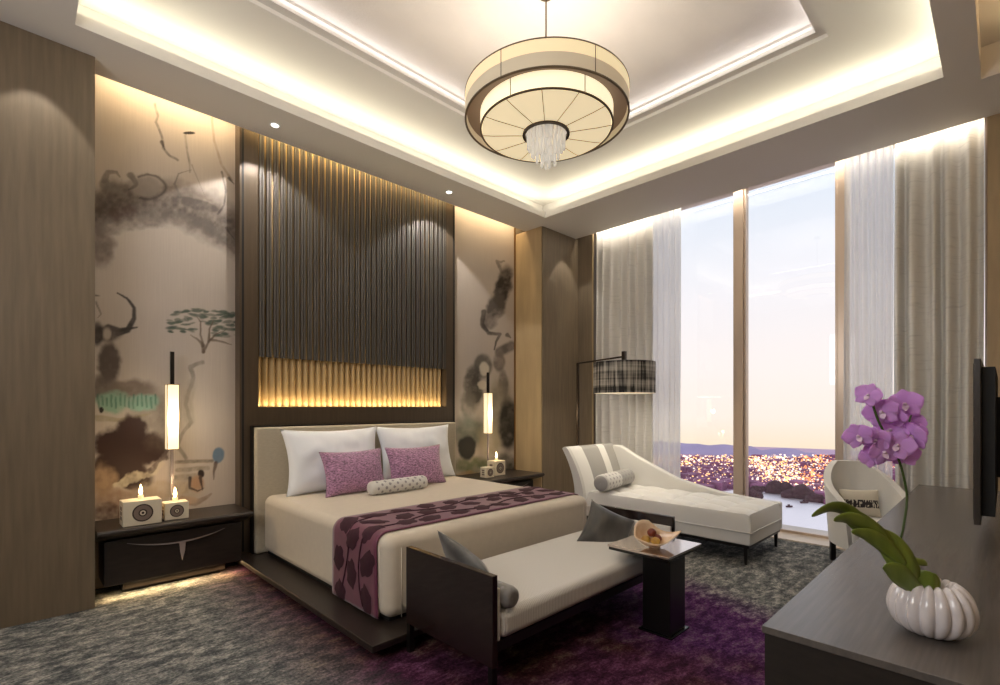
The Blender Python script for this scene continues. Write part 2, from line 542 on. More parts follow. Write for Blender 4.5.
# ------------------------------------------------------------------ mesh builder
class MB:
    def __init__(s):
        s.v = []
        s.f = []
        s.m = []

    def add(s, vs, fs, mi=0):
        o = len(s.v)
        s.v += [tuple(p) for p in vs]
        s.f += [tuple(i + o for i in f) for f in fs]
        s.m += [mi] * len(fs)
        return s

    def box(s, x0, x1, y0, y1, z0, z1, mi=0):
        return s.add([(x0, y0, z0), (x1, y0, z0), (x1, y1, z0), (x0, y1, z0), (x0, y0, z1), (x1, y0, z1), (x1, y1, z1), (x0, y1, z1)],
                     [(0, 3, 2, 1), (4, 5, 6, 7), (0, 1, 5, 4), (1, 2, 6, 5), (2, 3, 7, 6), (3, 0, 4, 7)], mi)

    def prism(s, pts, axis, a0, a1, mi=0):
        # pts in the plane perpendicular to axis
        def P(p, a):
            return {'x': (a, p[0], p[1]), 'y': (p[0], a, p[1]), 'z': (p[0], p[1], a)}[axis]
        n = len(pts)
        vs = [P(p, a0) for p in pts] + [P(p, a1) for p in pts]
        fs = [tuple(range(n))[::-1], tuple(range(n, 2 * n))] + [(i, (i + 1) % n, n + (i + 1) % n, n + i) for i in range(n)]
        return s.add(vs, fs, mi)

    def lathe(s, prof, n=48, c=(0, 0), mi=0, closed=False, a0=0, a1=2 * PI, fn=None):
        full = abs(a1 - a0 - 2 * PI) < 1e-6
        vs = []
        k = n if full else n + 1
        for i in range(k):
            a = a0 + (a1 - a0) * i / n
            for (r, z) in prof:
                rr = r * (fn(a, z) if fn else 1)
                vs.append((c[0] + rr * math.cos(a), c[1] + rr * math.sin(a), z))
        q = len(prof)
        fs = []
        for i in range(n):
            j = (i + 1) % k
            for a in range(q - 1 if not closed else q):
                b = (a + 1) % q
                fs.append((i * q + a, j * q + a, j * q + b, i * q + b))
        return s.add(vs, fs, mi)

    def tube(s, pts, r, n=10, mi=0, cap=True):
        pts = [Vector(p) for p in pts]
        rs = r if isinstance(r, (list, tuple)) else [r] * len(pts)
        vs = []
        up = Vector((0, 0, 1))
        for i, p in enumerate(pts):
            t = (pts[min(i + 1, len(pts) - 1)] - pts[max(i - 1, 0)]).normalized()
            a = t.cross(up)
            if a.length < 1e-3:
                a = t.cross(Vector((0, 1, 0)))
            a.normalize()
            b = a.cross(t)
            for k in range(n):
                an = 2 * PI * k / n
                vs.append(p + (a * math.cos(an) + b * math.sin(an)) * rs[i])
        fs = []
        for i in range(len(pts) - 1):
            for k in range(n):
                k2 = (k + 1) % n
                fs.append((i * n + k, i * n + k2, (i + 1) * n + k2, (i + 1) * n + k))
        if cap:
            fs.append(tuple(range(n)))
            fs.append(tuple(range((len(pts) - 1) * n, len(pts) * n))[::-1])
        return s.add(vs, fs, mi)

    def grid(s, fn, nu, nv, mi=0):
        vs = [fn(i / nu, j / nv) for i in range(nu + 1) for j in range(nv + 1)]
        fs = [(i * (nv + 1) + j, (i + 1) * (nv + 1) + j, (i + 1) * (nv + 1) + j + 1, i * (nv + 1) + j + 1) for i in range(nu) for j in range(nv)]
        return s.add(vs, fs, mi)

    def sphere(s, c, r, n=16, mi=0, sc=(1, 1, 1)):
        vs = []
        m = n // 2
        for i in range(m + 1):
            for k in range(n):
                a, b = PI * i / m, 2 * PI * k / n
                vs.append((c[0] + r * sc[0] * math.sin(a) * math.cos(b), c[1] + r * sc[1] * math.sin(a) * math.sin(b), c[2] + r * sc[2] * math.cos(a)))
        fs = [(i * n + k, (i + 1) * n + k, (i + 1) * n + (k + 1) % n, i * n + (k + 1) % n) for i in range(m) for k in range(n)]
        return s.add(vs, fs, mi)

    def build(s, name, mats, parent=None, smooth=False, bevel=0, seg=3, subsurf=0, solid=0, world=False, loc=None, weld=False):
        me = bpy.data.meshes.new(name)
        vs = s.v
        if world and parent is not None:
            bpy.context.view_layer.update()
            inv = root_matrix(parent).inverted()
            vs = [tuple(inv @ Vector(p)) for p in vs]
        me.from_pydata(vs, [], s.f)
        if not isinstance(mats, (list, tuple)):
            mats = [mats]
        for m in mats:
            me.materials.append(m)
        me.polygons.foreach_set('material_index', s.m)
        if weld or True:
            bm = bmesh.new()
            bm.from_mesh(me)
            bmesh.ops.remove_doubles(bm, verts=bm.verts, dist=1e-6)
            bmesh.ops.recalc_face_normals(bm, faces=bm.faces)
            bm.to_mesh(me)
            bm.free()
        if smooth:
            me.polygons.foreach_set('use_smooth', [True] * len(me.polygons))
            if smooth == 'auto':
                me.set_sharp_from_angle(angle=R(40))
        me.update()
        o = bpy.data.objects.new(name, me)
        COL.objects.link(o)
        if parent is not None:
            o.parent = parent
        if loc:
            o.location = loc
        if solid:
            d = o.modifiers.new('solid', 'SOLIDIFY')
            d.thickness = solid
            d.offset = 0
        if bevel:
            d = o.modifiers.new('bevel', 'BEVEL')
            d.width = bevel
            d.segments = seg
            d.limit_method = 'ANGLE'
            me.polygons.foreach_set('use_smooth', [True] * len(me.polygons))
            me.set_sharp_from_angle(angle=R(35))
            d.harden_normals = True
        if subsurf:
            d = o.modifiers.new('sub', 'SUBSURF')
            d.levels = d.render_levels = subsurf
        return o


def root_matrix(o):
    m = Matrix.LocRotScale(o.location, o.rotation_euler, o.scale)
    return (root_matrix(o.parent) @ m) if o.parent else m


def tag(o, label=None, cat=None, group=None, kind=None):
    if label:
        o['label'] = label
    if cat:
        o['category'] = cat
    if group:
        o['group'] = group
    if kind:
        o['kind'] = kind
    return o


def thing(name, label, cat, loc=(0, 0, 0), rz=0, group=None):
    o = bpy.data.objects.new(name, None)
    o.empty_display_size = .1
    COL.objects.link(o)
    o.location = loc
    o.rotation_euler = (0, 0, rz)
    return tag(o, label, cat, group)


def struct(mb, name, m, **k):
    return tag(mb.build(name, m, **k), kind='structure')


def copy_tree(o, parent=None):
    c = o.copy()
    COL.objects.link(c)
    c.parent = parent
    for ch in list(o.children):
        copy_tree(ch, c)
    return c


def relabel(o, label):
    o['label'] = label
    return o


# ================================================================== SETTING
YB = 5.25
struct(MB().box(XL - .1, 6.02, YT - .1, YB, -.10, 0), 'floor', M_CARPET)
struct(MB().box(6.02, 6.75, YT - .1, YB, -.10, .012), 'trim_1', M_SILL)

# ceiling: soffit ring with openings, recess walls, upper ceiling, inner panel
s = MB()
Z1 = ZS + .085
# soffit slabs (thin plates) around the opening; slot between soffit edge and headboard wall / window stay open
s.box(XL, OX0, OY0, YS, ZS, Z1)                     # entry side
s.box(OX1, XW, OY0, YS, ZS, Z1)                     # window side
s.box(OX0, OX1, OY1, YS, ZS, Z1)                    # headboard side
s.box(XL, .3, YT, OY0, ZS, Z1)                      # television side, left of slot
s.box(.3, 5.33, .13, OY0, ZS, Z1)
s.box(5.33, XW, YT, OY0, ZS, Z1)
struct(s, 'ceiling', M_PAINT)
s = MB()
# recess outer walls, 0.25 back from the lip
g = .27
s.box(OX0 - g - .03, OX0 - g, OY0 - g, OY1 + g, Z1, ZU)
s.box(OX1 + g, OX1 + g + .03, OY0 - g, OY1 + g, Z1, ZU)
s.box(OX0 - g, OX1 + g, OY1 + g, OY1 + g + .03, Z1, ZU)
# upper ceiling ring
a0, a1, b0, b1 = OX0 - g - .03, OX1 + g + .03, .16, OY1 + g + .03
s.box(OX0 - g, OX1 + g, .13, .16, Z1, ZU)
s.box(a0, IX0, b0, b1, ZU, ZU + .03)
s.box(IX1, a1, b0, b1, ZU, ZU + .03)
s.box(IX0, IX1, b0, IY0, ZU, ZU + .03)
s.box(IX0, IX1, IY1, b1, ZU, ZU + .03)
struct(s, 'ceiling', M_PAINT)
# inner panel with its moulding
s = MB()
s.box(IX0 - .03, IX1 + .03, IY0 - .03, IY1 + .03, ZI, ZI + .04)
struct(s, 'ceiling', M_SHIMMER)
s = MB()
for (x0, x1, y0, y1) in ((IX0 - .03, IX0, IY0, IY1), (IX1, IX1 + .03, IY0, IY1), (IX0 - .03, IX1 + .03, IY0 - .03, IY0), (IX0 - .03, IX1 + .03, IY1, IY1 + .03)):
    s.box(x0, x1, y0, y1, ZU + .03, ZI)
struct(s, 'trim_2', M_PAINT)
s = MB()
t_ = .045
s.prism([(IX0, IY0), (IX1, IY0), (IX1, IY0 + t_), (IX0, IY0 + t_)], 'z', ZI - .022, ZI - .001)
s.prism([(IX0, IY1 - t_), (IX1, IY1 - t_), (IX1, IY1), (IX0, IY1)], 'z', ZI - .022, ZI - .001)
s.box(IX0, IX0 + t_, IY0 + t_, IY1 - t_, ZI - .022, ZI - .001)
s.box(IX1 - t_, IX1, IY0 + t_, IY1 - t_, ZI - .022, ZI - .001)
q_ = .07  # added ledge that screens the fill strips from below
for (x0, x1, y0, y1) in ((IX0, IX0 + q_, IY0, IY1), (IX1 - q_, IX1, IY0, IY1), (IX0 + q_, IX1 - q_, IY0, IY0 + q_), (IX0 + q_, IX1 - q_, IY1 - q_, IY1)):
    s.box(x0, x1, y0, y1, ZU + .032, ZU + .042)
struct(s, 'trim_8', M_PAINT)

# caps over the slots and everything above
s = MB()
s.box(XL - .1, 6.75, YS - .02, YB, 4.22, 4.27)
s.box(XW - .02, 6.75, YT - .1, YS, 4.22, 4.27)
s.box(XL, 5.33, YT - .1, .13, 4.22, 4.27)
s.box(5.33, 5.36, YT, .13, Z1, 4.27)
s.box(XW - .05, XW, YT, YS, Z1, 4.22)
s.box(XL, 6.0, YS - .03, YS, Z1, 4.22)
s.box(XL - .1, 6.75, YT - .1, YB, 4.50, 4.55)
struct(s, 'ceiling', M_PAINT)
# walls
struct(MB().box(XL - .1, .437, YC, YM + .02, 0, ZS), 'wall_left', M_VENEER)
struct(MB().box(XL - .1, 6.75, YM + .03, YB, 0, 4.27), 'wall_headboard', M_WALLP)
struct(MB().box(5.30, 6.13, 4.53, YM + .02, 0, ZS), 'wall_column', [M_VENEER])
struct(MB().box(5.285, 5.30, 4.545, YM, 0, ZS), 'trim_3', M_VENEER2)
struct(MB().box(6.12, 6.75, 4.28, YM + .03, 0, 4.22), 'wall_window', M_VENEER)
struct(MB().box(6.12, 6.14, 4.262, 4.28, 0, 4.22), 'trim_4', M_VENEER2)
struct(MB().box(6.06, 6.75, YT - .1, .108, 0, 4.22), 'wall_window_right', M_VENEER2)
struct(MB().box(XL - .1, 6.06, YT - .12, YT, 0, 4.5), 'wall_television', M_VENEER2)
struct(MB().box(XL - .12, XL, YT, YC, 0, 4.5), 'wall_entry', M_WALLP)

# windows: three floor to ceiling panes with champagne mullions
edges = [(2.33, 4.28), (1.268, 2.223), (.108, 1.195)]
for i, (y0, y1) in enumerate(edges):
    wv = bpy.data.objects.new('window_%d' % (i + 1), None)
    COL.objects.link(wv)
    wv.location = (XG, (y0 + y1) / 2, .012)
    tag(wv, kind='structure')
    f = MB()
    f.box(XG - .03, XG + .06, y0, y0 + .02, .012, 4.2)
    f.box(XG - .03, XG + .06, y1 - .02, y1, .012, 4.2)
    f.box(XG - .03, XG + .06, y0 + .02, y1 - .02, .012, .04)
    f.box(XG - .03, XG + .06, y0 + .02, y1 - .02, 4.17, 4.2)
    f.build('window_frame', M_MULL, wv, world=True)
    MB().box(XG + .01, XG + .018, y0 + .02, y1 - .02, .04, 4.17).build('pane', M_GLASS, wv, world=True)
struct(MB().box(XG - .06, XG + .10, 2.225, 2.328, .012, 4.2), 'trim_5', M_MULL, bevel=.006)
struct(MB().box(XG - .06, XG + .10, 1.197, 1.266, .012, 4.2), 'trim_6', M_MULL, bevel=.006)


# curtains --------------------------------------------------------
def curtain(name, y0, y1, folds, amp, m, label, x=6.2, z0=.02, z1=4.16, seed=0, cat='curtain', sharp=1.0):
    rnd = random.Random(seed)
    ph = [rnd.uniform(-.35, .35) for _ in range(folds + 2)]
    n = folds * 12

    def fn(u, v):
        k = u * folds
        i = int(k)
        a = k + (ph[i] * (1 - (k - i)) + ph[min(i + 1, folds + 1)] * (k - i)) * .6
        wv = math.sin(2 * PI * a)
        wv = math.copysign(abs(wv) ** sharp, wv)
        am = amp * (1 - .25 * v) * (.75 + .5 * abs(ph[i]) * 2)
        return (x + am * wv, y0 + (y1 - y0) * u + .012 * math.sin(v * 5 + i) * (1 - v), z0 + (z1 - z0) * v)
    mb = MB().grid(fn, n, 10)
    o = mb.build(name, m, smooth=True, solid=.004)
    return tag(o, label, cat)


curtain('drape', 3.33, 4.25, 7, .065, M_DRAPE, 'grey-beige slub drape hanging at the left of the window behind the floor lamp', seed=3)
curtain('drape', .13, .76, 5, .075, M_DRAPE, 'grey-beige slub drape hanging at the right of the window, above the desk end', seed=9)
curtain('sheer_curtain', 2.93, 3.32, 5, .035, M_SHEER, 'white sheer curtain gathered beside the left drape', x=6.17, seed=4, cat='curtain', sharp=.7)
curtain('sheer_curtain', .77, 1.165, 6, .035, M_SHEER, 'white sheer curtain gathered beside the right drape behind the armchair', x=6.17, seed=5, cat='curtain', sharp=.7)
curtain_rail = MB().box(6.10, 6.29, .12, 4.25, 4.165, 4.18)
tag(curtain_rail.build('curtain_track', M_WHITE), 'white ceiling track that the curtains hang from above the window', 'curtain track')

# ================================================================== MURALS
def vnoise(x, y, seed=0):
    def h(i, j):
        v = np.sin(i * 127.1 + j * 311.7 + seed * 74.7) * 43758.5453
        return v - np.floor(v)
    xi, yi = np.floor(x), np.floor(y)
    xf, yf = x - xi, y - yi
    u, v = xf * xf * (3 - 2 * xf), yf * yf * (3 - 2 * yf)
    return (h(xi, yi) * (1 - u) + h(xi + 1, yi) * u) * (1 - v) + (h(xi, yi + 1) * (1 - u) + h(xi + 1, yi + 1) * u) * v


def fbm(x, y, seed=0, o=4):
    r, a, t = 0, .5, 0
    for k in range(o):
        r = r + a * vnoise(x * 2 ** k, y * 2 ** k, seed + k)
        t += a
        a *= .5
    return r / t


class Ink:
    def __init__(s, x0, x1, z0, z1, nx, nz, base):
        s.x = np.linspace(x0, x1, nx)
        s.z = np.linspace(z0, z1, nz)
        X, Z = np.meshgrid(s.x, s.z, indexing='ij')
        d = X * CC + YM * SS
        r = X * SS - YM * CC
        s.u0 = 500 + FPX * r / d
        s.v0 = HZ - FPX * (Z - EYE) / d
        s.n1 = fbm(s.u0 / 9, s.v0 / 9, 3)
        s.n2 = fbm(s.u0 / 9, s.v0 / 9, 11)
        s.n3 = fbm(s.u0 / 5, s.v0 / 5, 23)
        s.set_warp(9)
        s.c = np.ones(X.shape + (3,)) * np.array(lin(base)[:3])
        s.c *= (.94 + .12 * fbm(s.u0 / 30, s.v0 / 30, 5))[..., None]

    def set_warp(s, w):
        s.u = s.u0 + (s.n1 - .5) * w * 2
        s.v = s.v0 + (s.n2 - .5) * w * 2

    def put(s, a, col):
        a = np.clip(a, 0, 1)[..., None]
        s.c = s.c * (1 - a) + np.array(lin(col)[:3]) * a

    def ell(s, cx, cy, rx, ry, col, al=.7, soft=.4, tex=.5, rot=0):
        c, q = math.cos(R(rot)), math.sin(R(rot))
        dx, dy = s.u - cx, s.v - cy
        a, b = (dx * c + dy * q) / rx, (-dx * q + dy * c) / ry
        d = np.sqrt(a * a + b * b)
        m = np.clip((1 + soft * .5 - d) / soft, 0, 1)
        m = m * m * (3 - 2 * m)
        s.put(m * min(1, al * 1.15) * (1 - tex * .7 + tex * .7 * np.clip((s.n3 - .15) * 2.4, 0, 1.3)), col)

    def ring(s, cx, cy, rx, ry, col, wd=.12, al=.8, a0=-400, a1=400):
        dx, dy = (s.u - cx) / rx, (s.v - cy) / ry
        d = np.sqrt(dx * dx + dy * dy)
        m = np.clip(1 - abs(d - 1) / wd, 0, 1)
        an = np.degrees(np.arctan2(dy, dx))
        m = m * ((an > a0) & (an < a1))
        s.put(m * al, col)

    def line(s, pts, wd, col, al=.8, tex=.3, taper=True, soft=.6):
        best = np.zeros(s.u.shape)
        n = len(pts) - 1
        for i in range(n):
            (x0, y0), (x1, y1) = pts[i], pts[i + 1]
            dx, dy = x1 - x0, y1 - y0
            t = np.clip(((s.u - x0) * dx + (s.v - y0) * dy) / (dx * dx + dy * dy + 1e-9), 0, 1)
            d = np.hypot(s.u - x0 - t * dx, s.v - y0 - t * dy)
            g = (i + t) / n
            ww = wd * ((1 - .75 * g) if taper else 1)
            best = np.maximum(best, np.clip((ww * (1 + soft) - d) / (ww * soft + .25), 0, 1))
        s.put(best * al * (1 - tex + tex * np.clip((s.n3 - .2) * 2, 0, 1.1)), col)

    def build(s, name):
        nx, nz = len(s.x), len(s.z)
        T = .02
        X, Z = np.meshgrid(s.x, s.z, indexing='ij')
        co = np.stack([X, np.full(X.shape, YM), Z], -1).reshape(-1, 3)
        i, j = np.meshgrid(np.arange(nx - 1), np.arange(nz - 1), indexing='ij')
        a = (i * nz + j).ravel()
        f = np.stack([a, a + nz, a + nz + 1, a + 1], -1)
        n0 = len(co)
        x0, x1, z0, z1 = s.x[0], s.x[-1], s.z[0], s.z[-1]
        back = np.array([(x0, YM + T, z0), (x1, YM + T, z0), (x1, YM + T, z1), (x0, YM + T, z1)])
        c00, c10, c11, c01 = 0, (nx - 1) * nz, nx * nz - 1, nz - 1
        co = np.vstack([co, back])
        extra = [(n0 + 3, n0 + 2, n0 + 1, n0), (c00, n0, n0 + 1, c10), (c10, n0 + 1, n0 + 2, c11), (c11, n0 + 2, n0 + 3, c01), (c01, n0 + 3, n0, c00)]
        faces = [tuple(int(q) for q in r) for r in f] + extra
        me = bpy.data.meshes.new(name)
        me.from_pydata(co.tolist(), [], faces)
        ca = me.color_attributes.new('ink', 'FLOAT_COLOR', 'POINT')
        cols = np.ones((len(co), 4), dtype=np.float32)
        cols[:n0, :3] = np.clip(s.c, 0, 1).reshape(-1, 3)
        cols[n0:, :3] = .5
        ca.data.foreach_set('color', cols.ravel())
        me.materials.append(vcol_mat('painted_silk_' + name))
        me.update()
        o = bpy.data.objects.new(name, me)
        COL.objects.link(o)
        return o


DK, BR, GY = (62, 52, 48), (52, 26, 20), (112, 104, 98)
k = Ink(.439, 1.503, .02, 4.2, 165, 620, (192, 180, 169))
k.set_warp(5)
# cloud-like ink sweep
k.line([(88, 216), (115, 205), (145, 200), (175, 203), (205, 213), (240, 236)], 15, (104, 90, 82), .80, .30, False, .8)
k.line([(88, 222), (115, 208), (145, 204), (175, 207), (205, 217), (240, 240)], 8, DK, .60, .65, False, 1.0)
k.line([(88, 212), (110, 196), (135, 200)], 10, (84, 72, 66), .6, .5, False, 1.0)
k.line([(100, 232), (130, 222), (165, 217), (205, 226), (238, 246)], 4, GY, .6, .7, False, 1.2)
k.ell(100, 248, 14, 20, (108, 94, 86), .75, .7, .3)
k.ell(122, 212, 14, 8, (70, 44, 36), .5, .8, .5)
k.set_warp(1.5)
k.ell(146, 187, 15, 10, (150, 140, 132), .7, .4, .4)
k.ring(148, 187, 17, 12, DK, .16, .8, -130, 120)
k.line([(130, 175), (136, 184), (129, 190)], 2.5, DK, .6)
k.line([(104, 180), (108, 173), (116, 173), (120, 177)], 2.5, GY, .8)
k.line([(104, 184), (116, 190), (126, 196)], 4, GY, .7)
k.ell(196, 204, 24, 5, (92, 82, 76), .8, .4, .8, 14)
k.line([(180, 196), (174, 184), (178, 174), (192, 170)], 1.2, GY, .8)
k.set_warp(.6)
k.line([(155, 104), (158, 116), (156, 122), (163, 140), (163, 148), (170, 156), (178, 160)], 1.0, GY, .8, .6, False)
k.line([(162, 142), (165, 150)], 1.6, DK, .9)
k.ell(189, 133, 6, 1.6, (34, 26, 22), 1, .3, 0)
k.line([(185, 135), (187, 150), (190, 165), (190, 172)], .9, GY, .7, .5, False)
k.line([(192, 165), (200, 185), (207, 200)], .6, GY, .6)
k.line([(212, 118), (214, 140), (222, 165), (232, 180)], 1.0, (150, 130, 112), .7, .5, False)
k.line([(222, 172), (226, 190), (224, 205), (218, 214)], .9, DK, .8, .5, False)
k.line([(229, 178), (234, 184)], 1.2, DK, .8)
k.line([(226, 228), (235, 240)], 1.0, DK, .8)
# horned head
k.line([(93, 295), (100, 296)], 1.2, DK, .8)
k.line([(96, 302), (101, 314), (97, 318)], 1.0, GY, .8)
k.line([(118, 333), (128, 330), (134, 318), (134, 308), (127, 298), (117, 293)], 2.6, (40, 32, 28), .95, .1)
k.line([(108, 328), (120, 330), (137, 327)], 2.8, (48, 40, 36), .9, .1)
k.ell(106, 334, 15, 8, (88, 78, 72), .8, .7, .5)
k.ell(97, 334, 6, 12, (60, 50, 46), .8, .6, .3)
k.ell(107, 334, 4, 6, (200, 186, 172), .6, .8, .2)
k.set_warp(3)
k.ell(109, 362, 12, 19, (86, 74, 68), .95, .45, .1)
k.ell(104, 388, 16, 14, (96, 84, 76), .8, .8, .2)
k.ell(132, 390, 24, 10, (120, 106, 97), .85, .7, .2)
k.ell(155, 414, 24, 20, (132, 120, 112), .75, .9, .3)
k.ell(112, 402, 16, 11, (134, 168, 148), .9, .5, .5)
k.ell(143, 403, 17, 8, (132, 166, 150), .85, .5, .6)
k.set_warp(1)
for q in range(14):
    x = 98 + q * 4.4
    k.line([(x, 394 + (q * 7) % 5), (x + .5, 408 - (q * 3) % 4)], .8, (58, 100, 86), .7, .3, False)
k.line([(97, 418), (120, 420), (150, 414)], 2.5, (140, 130, 92), .6, .5)
k.ell(101, 410, 2.5, 3, (20, 16, 14), .9, .4, 0)
k.set_warp(5)
for (cx, cy, rx, ry) in ((133, 430, 13, 14), (114, 446, 18, 16), (145, 448, 20, 14), (120, 466, 22, 14), (136, 478, 16, 10), (104, 474, 12, 16)):
    k.ell(cx, cy, rx * 1.15, ry * 1.1, BR, 1, .45, .0)
k.ell(160, 442, 14, 10, (92, 76, 66), .5, 1, .5)
k.ell(102, 482, 14, 16, (168, 140, 112), .8, .7, .4)
k.ell(128, 500, 36, 12, (150, 124, 106), .7, .8, .7)
k.ell(170, 490, 30, 10, (176, 158, 134), .7, .8, .8)
k.ell(108, 512, 18, 9, (84, 56, 46), .7, .8, .6)
k.line([(118, 485), (130, 478), (150, 474), (162, 466)], 3, (206, 194, 170), .8, .5, False)
k.line([(150, 470), (163, 458), (168, 450)], 2.5, (72, 52, 46), .8, .6)
k.line([(174, 500), (185, 486), (195, 478)], 3, (206, 190, 166), .7, .6)
# acacia tree
k.set_warp(1.2)
rnd = random.Random(5)
for q in range(95):
    x = rnd.uniform(170, 240)
    top = 308 + abs(x - 200) * .16
    y = top + rnd.random() ** 1.2 * (26 if x > 195 else 22)
    if abs(x - 204) < 10 and y > 326:
        continue
    k.ell(x, y, rnd.uniform(2.5, 6), rnd.uniform(.9, 1.7), (74, 88, 76), rnd.uniform(.45, .85), .7, .3, rnd.uniform(-8, 14))
for pl in ([(204, 352), (202, 344), (200, 334), (201, 322), (196, 316)], [(204, 352), (208, 342), (216, 334), (226, 330)], [(203, 346), (196, 338), (190, 335)], [(208, 342), (209, 330), (213, 320)], [(210, 340), (222, 342), (232, 345)]):
    k.line(pl, 1.3, (96, 80, 66), .85, .2)
# smoke crack
k.line([(203, 362), (190, 367), (194, 378), (189, 390), (186, 404), (191, 422), (182, 434), (178, 446), (186, 458)], 1.6, (124, 116, 106), .7, .4, False)
k.line([(192, 384), (188, 400), (190, 420)], 4, (160, 150, 138), .5, .5, False)
# small scene at the foot
k.set_warp(.8)
k.line([(176, 462), (196, 461), (212, 461)], 1.4, (110, 102, 86), .9, .6, False)
k.line([(178, 470), (208, 468)], 1.8, (120, 112, 96), .7, .8, False)
k.line([(174, 478), (196, 476)], 2.2, (110, 104, 84), .6, .9, False)
k.ell(218.5, 455, 6, 8, (106, 128, 148), .95, .3, .15, 10)
k.line([(216, 463), (214, 472), (214, 480)], 1.6, (80, 56, 48), .9, .2)
k.ell(201, 474, 3.4, 4, (40, 24, 20), .95, .4, 0)
k.ell(197, 484, 7, 8, (176, 140, 112), .8, .5, .4)
k.line([(190, 478), (190, 488), (198, 491), (204, 488)], 1.4, (50, 34, 30), .9, .1)
k.line([(200, 478), (203, 490)], 1.4, (60, 44, 36), .9, .1)
k.line([(182, 500), (195, 503), (206, 498), (211, 494)], 3.2, (142, 120, 104), .85, .4, True)
k.ell(188, 500, 10, 4, (190, 164, 138), .8, .5, .4)
o = k.build('mural')
tag(o, 'ink wash mural with horned head, acacia tree and dark red cloud behind the left nightstand', 'mural')

k = Ink(4.042, 5.283, .02, 4.2, 120, 420, (192, 180, 169))
k.set_warp(3)
k.ell(503, 288, 8, 22, (52, 44, 40), .9, .5, .4, 12)
k.ell(496, 306, 9, 14, (92, 84, 78), .85, .5, .6, 15)
k.ell(488, 322, 8, 7, GY, .7, .6, .6)
k.line([(501, 270), (498, 262), (504, 262)], 2, GY, .8)
k.set_warp(.8)
k.line([(484, 312), (482, 324), (488, 333), (500, 334), (496, 342), (494, 350)], 2.2, (60, 54, 50), .9, .3)
k.line([(507, 335), (511, 338)], 1.6, DK, .8)
k.line([(500, 352), (511, 346)], 4, (72, 64, 60), .8, .4, False)
k.ell(483, 366, 9, 12, (110, 104, 96), .85, .4, .5)
k.ell(484, 369, 5, 7, (216, 206, 188), .9, .4, .1)
k.ell(499, 362, 6, 10, (122, 112, 104), .75, .5, .7)
k.ell(503, 385, 5, 14, (104, 96, 90), .7, .5, .7)
k.set_warp(2)
k.ell(473, 388, 9, 22, (78, 72, 64), .85, .5, .5)
k.ell(468, 405, 8, 14, (110, 102, 92), .7, .6, .5)
k.ell(482, 385, 4, 5, (220, 210, 190), .8, .5, .1)
k.ell(496, 398, 8, 16, (196, 182, 160), .6, .7, .6)
k.ell(470, 432, 16, 16, (100, 104, 92), .8, .8, .3)
k.ell(500, 410, 12, 30, (120, 112, 98), .7, .8, .3)
k.ell(490, 440, 12, 16, (168, 158, 134), .7, .7, .6)
k.ell(508, 425, 9, 26, (40, 38, 34), .9, .6, .3)
k.ell(506, 468, 10, 14, (66, 62, 54), .8, .7, .6)
k.ell(476, 466, 22, 9, (110, 118, 84), .7, .7, .7)
k.ell(467, 448, 9, 12, (12, 11, 11), .98, .35, 0)
k.line([(457, 478), (470, 474), (490, 479)], 3, (178, 150, 112), .8, .6, False)
o = k.build('mural')
tag(o, 'ink wash mural with grey dragon shapes and black blot behind the right nightstand', 'mural')
MB().box(5.2835, 5.2848, YM - .012, YM + .01, .02, 4.2)
struct(MB().box(5.262, 5.2845, YM - .014, YM - .001, .02, ZS + .1), 'trim_7', M_BRONZE)

# ================================================================== FLUTED PANEL behind the bed
PX0, PX1, PF = 1.505, 4.04, 4.92
FX0, FX1 = 1.66, 3.90
pn = thing('headboard_wall_panel', 'tall dark framed wall panel of fluted slats glowing gold at top and foot behind the bed', 'wall panel', ((PX0 + PX1) / 2, PF, 0))
f = MB()
f.box(PX0, FX0, PF, YM + .02, 0, 4.18)
f.box(FX1, PX1, PF, YM + .02, 0, 4.18)
f.box(FX0, FX1, PF, YM + .02, 0, 1.45)
f.build('frame', M_FRAME, pn, world=True)
l = MB()
for x in (PX0 - .0, PX1 - .012):
    pass
l.box(PX0 + .012, PX0 + .03, PF - .003, PF, .12, 4.17)  # thin black strips along the outer edges of the frame
l.box(PX1 - .03, PX1 - .012, PF - .003, PF, .12, 4.17)
l.build('black_line', M_BLACKM, pn, world=True)
l = MB()
l.box(PX0 - .006, PX0, PF, YM - .002, .12, 4.17)
l.build('edge_trim', M_FRAME, pn, world=True)
fl = MB()
nfl = 34
pw = (FX1 - FX0) / nfl


def flute(u, v):
    x = FX0 + (FX1 - FX0) * u
    ph = (u * nfl) % 1.0
    return (x, YM - .02 - .034 * math.sin(PI * ph), 1.45 + (4.18 - 1.45) * v)


fl.grid(flute, nfl * 8, 1)
fl.build('fluted_backing', M_FLUTE, pn, world=True)
sl = MB()
for i in range(nfl):
    x = FX0 + pw * (i + .5)
    sl.box(x - .022, x - .003, PF - .002, PF + .020, 1.925, 4.18)
    sl.box(x - .003, x + .004, PF + .012, PF + .020, 1.925, 4.18)
    sl.box(x + .004, x + .022, PF - .002, PF + .020, 1.925, 4.18)
sl.build('slats', M_SLAT, pn, world=True)

# ================================================================== BED
bed = thing('bed', 'wide bed with cream bedspread and upholstered headboard on a dark low platform', 'bed', (2.75, 3.7, 0))
MB().box(1.455, 4.02, 2.50, 4.915, .06, .10).build('platform', M_DARKWOOD, bed, world=True, bevel=.004)
MB().box(1.62, 3.86, 2.68, 4.9, 0, .06).build('plinth', M_BLACKM, bed, world=True)
MB().box(1.70, 3.72, 2.72, 4.78, .10, .13).build('base', M_BLACKM, bed, world=True)
BX0, BX1, BY0, BY1, BZ = 1.655, 3.78, 2.665, 4.795, .64
RB = .075


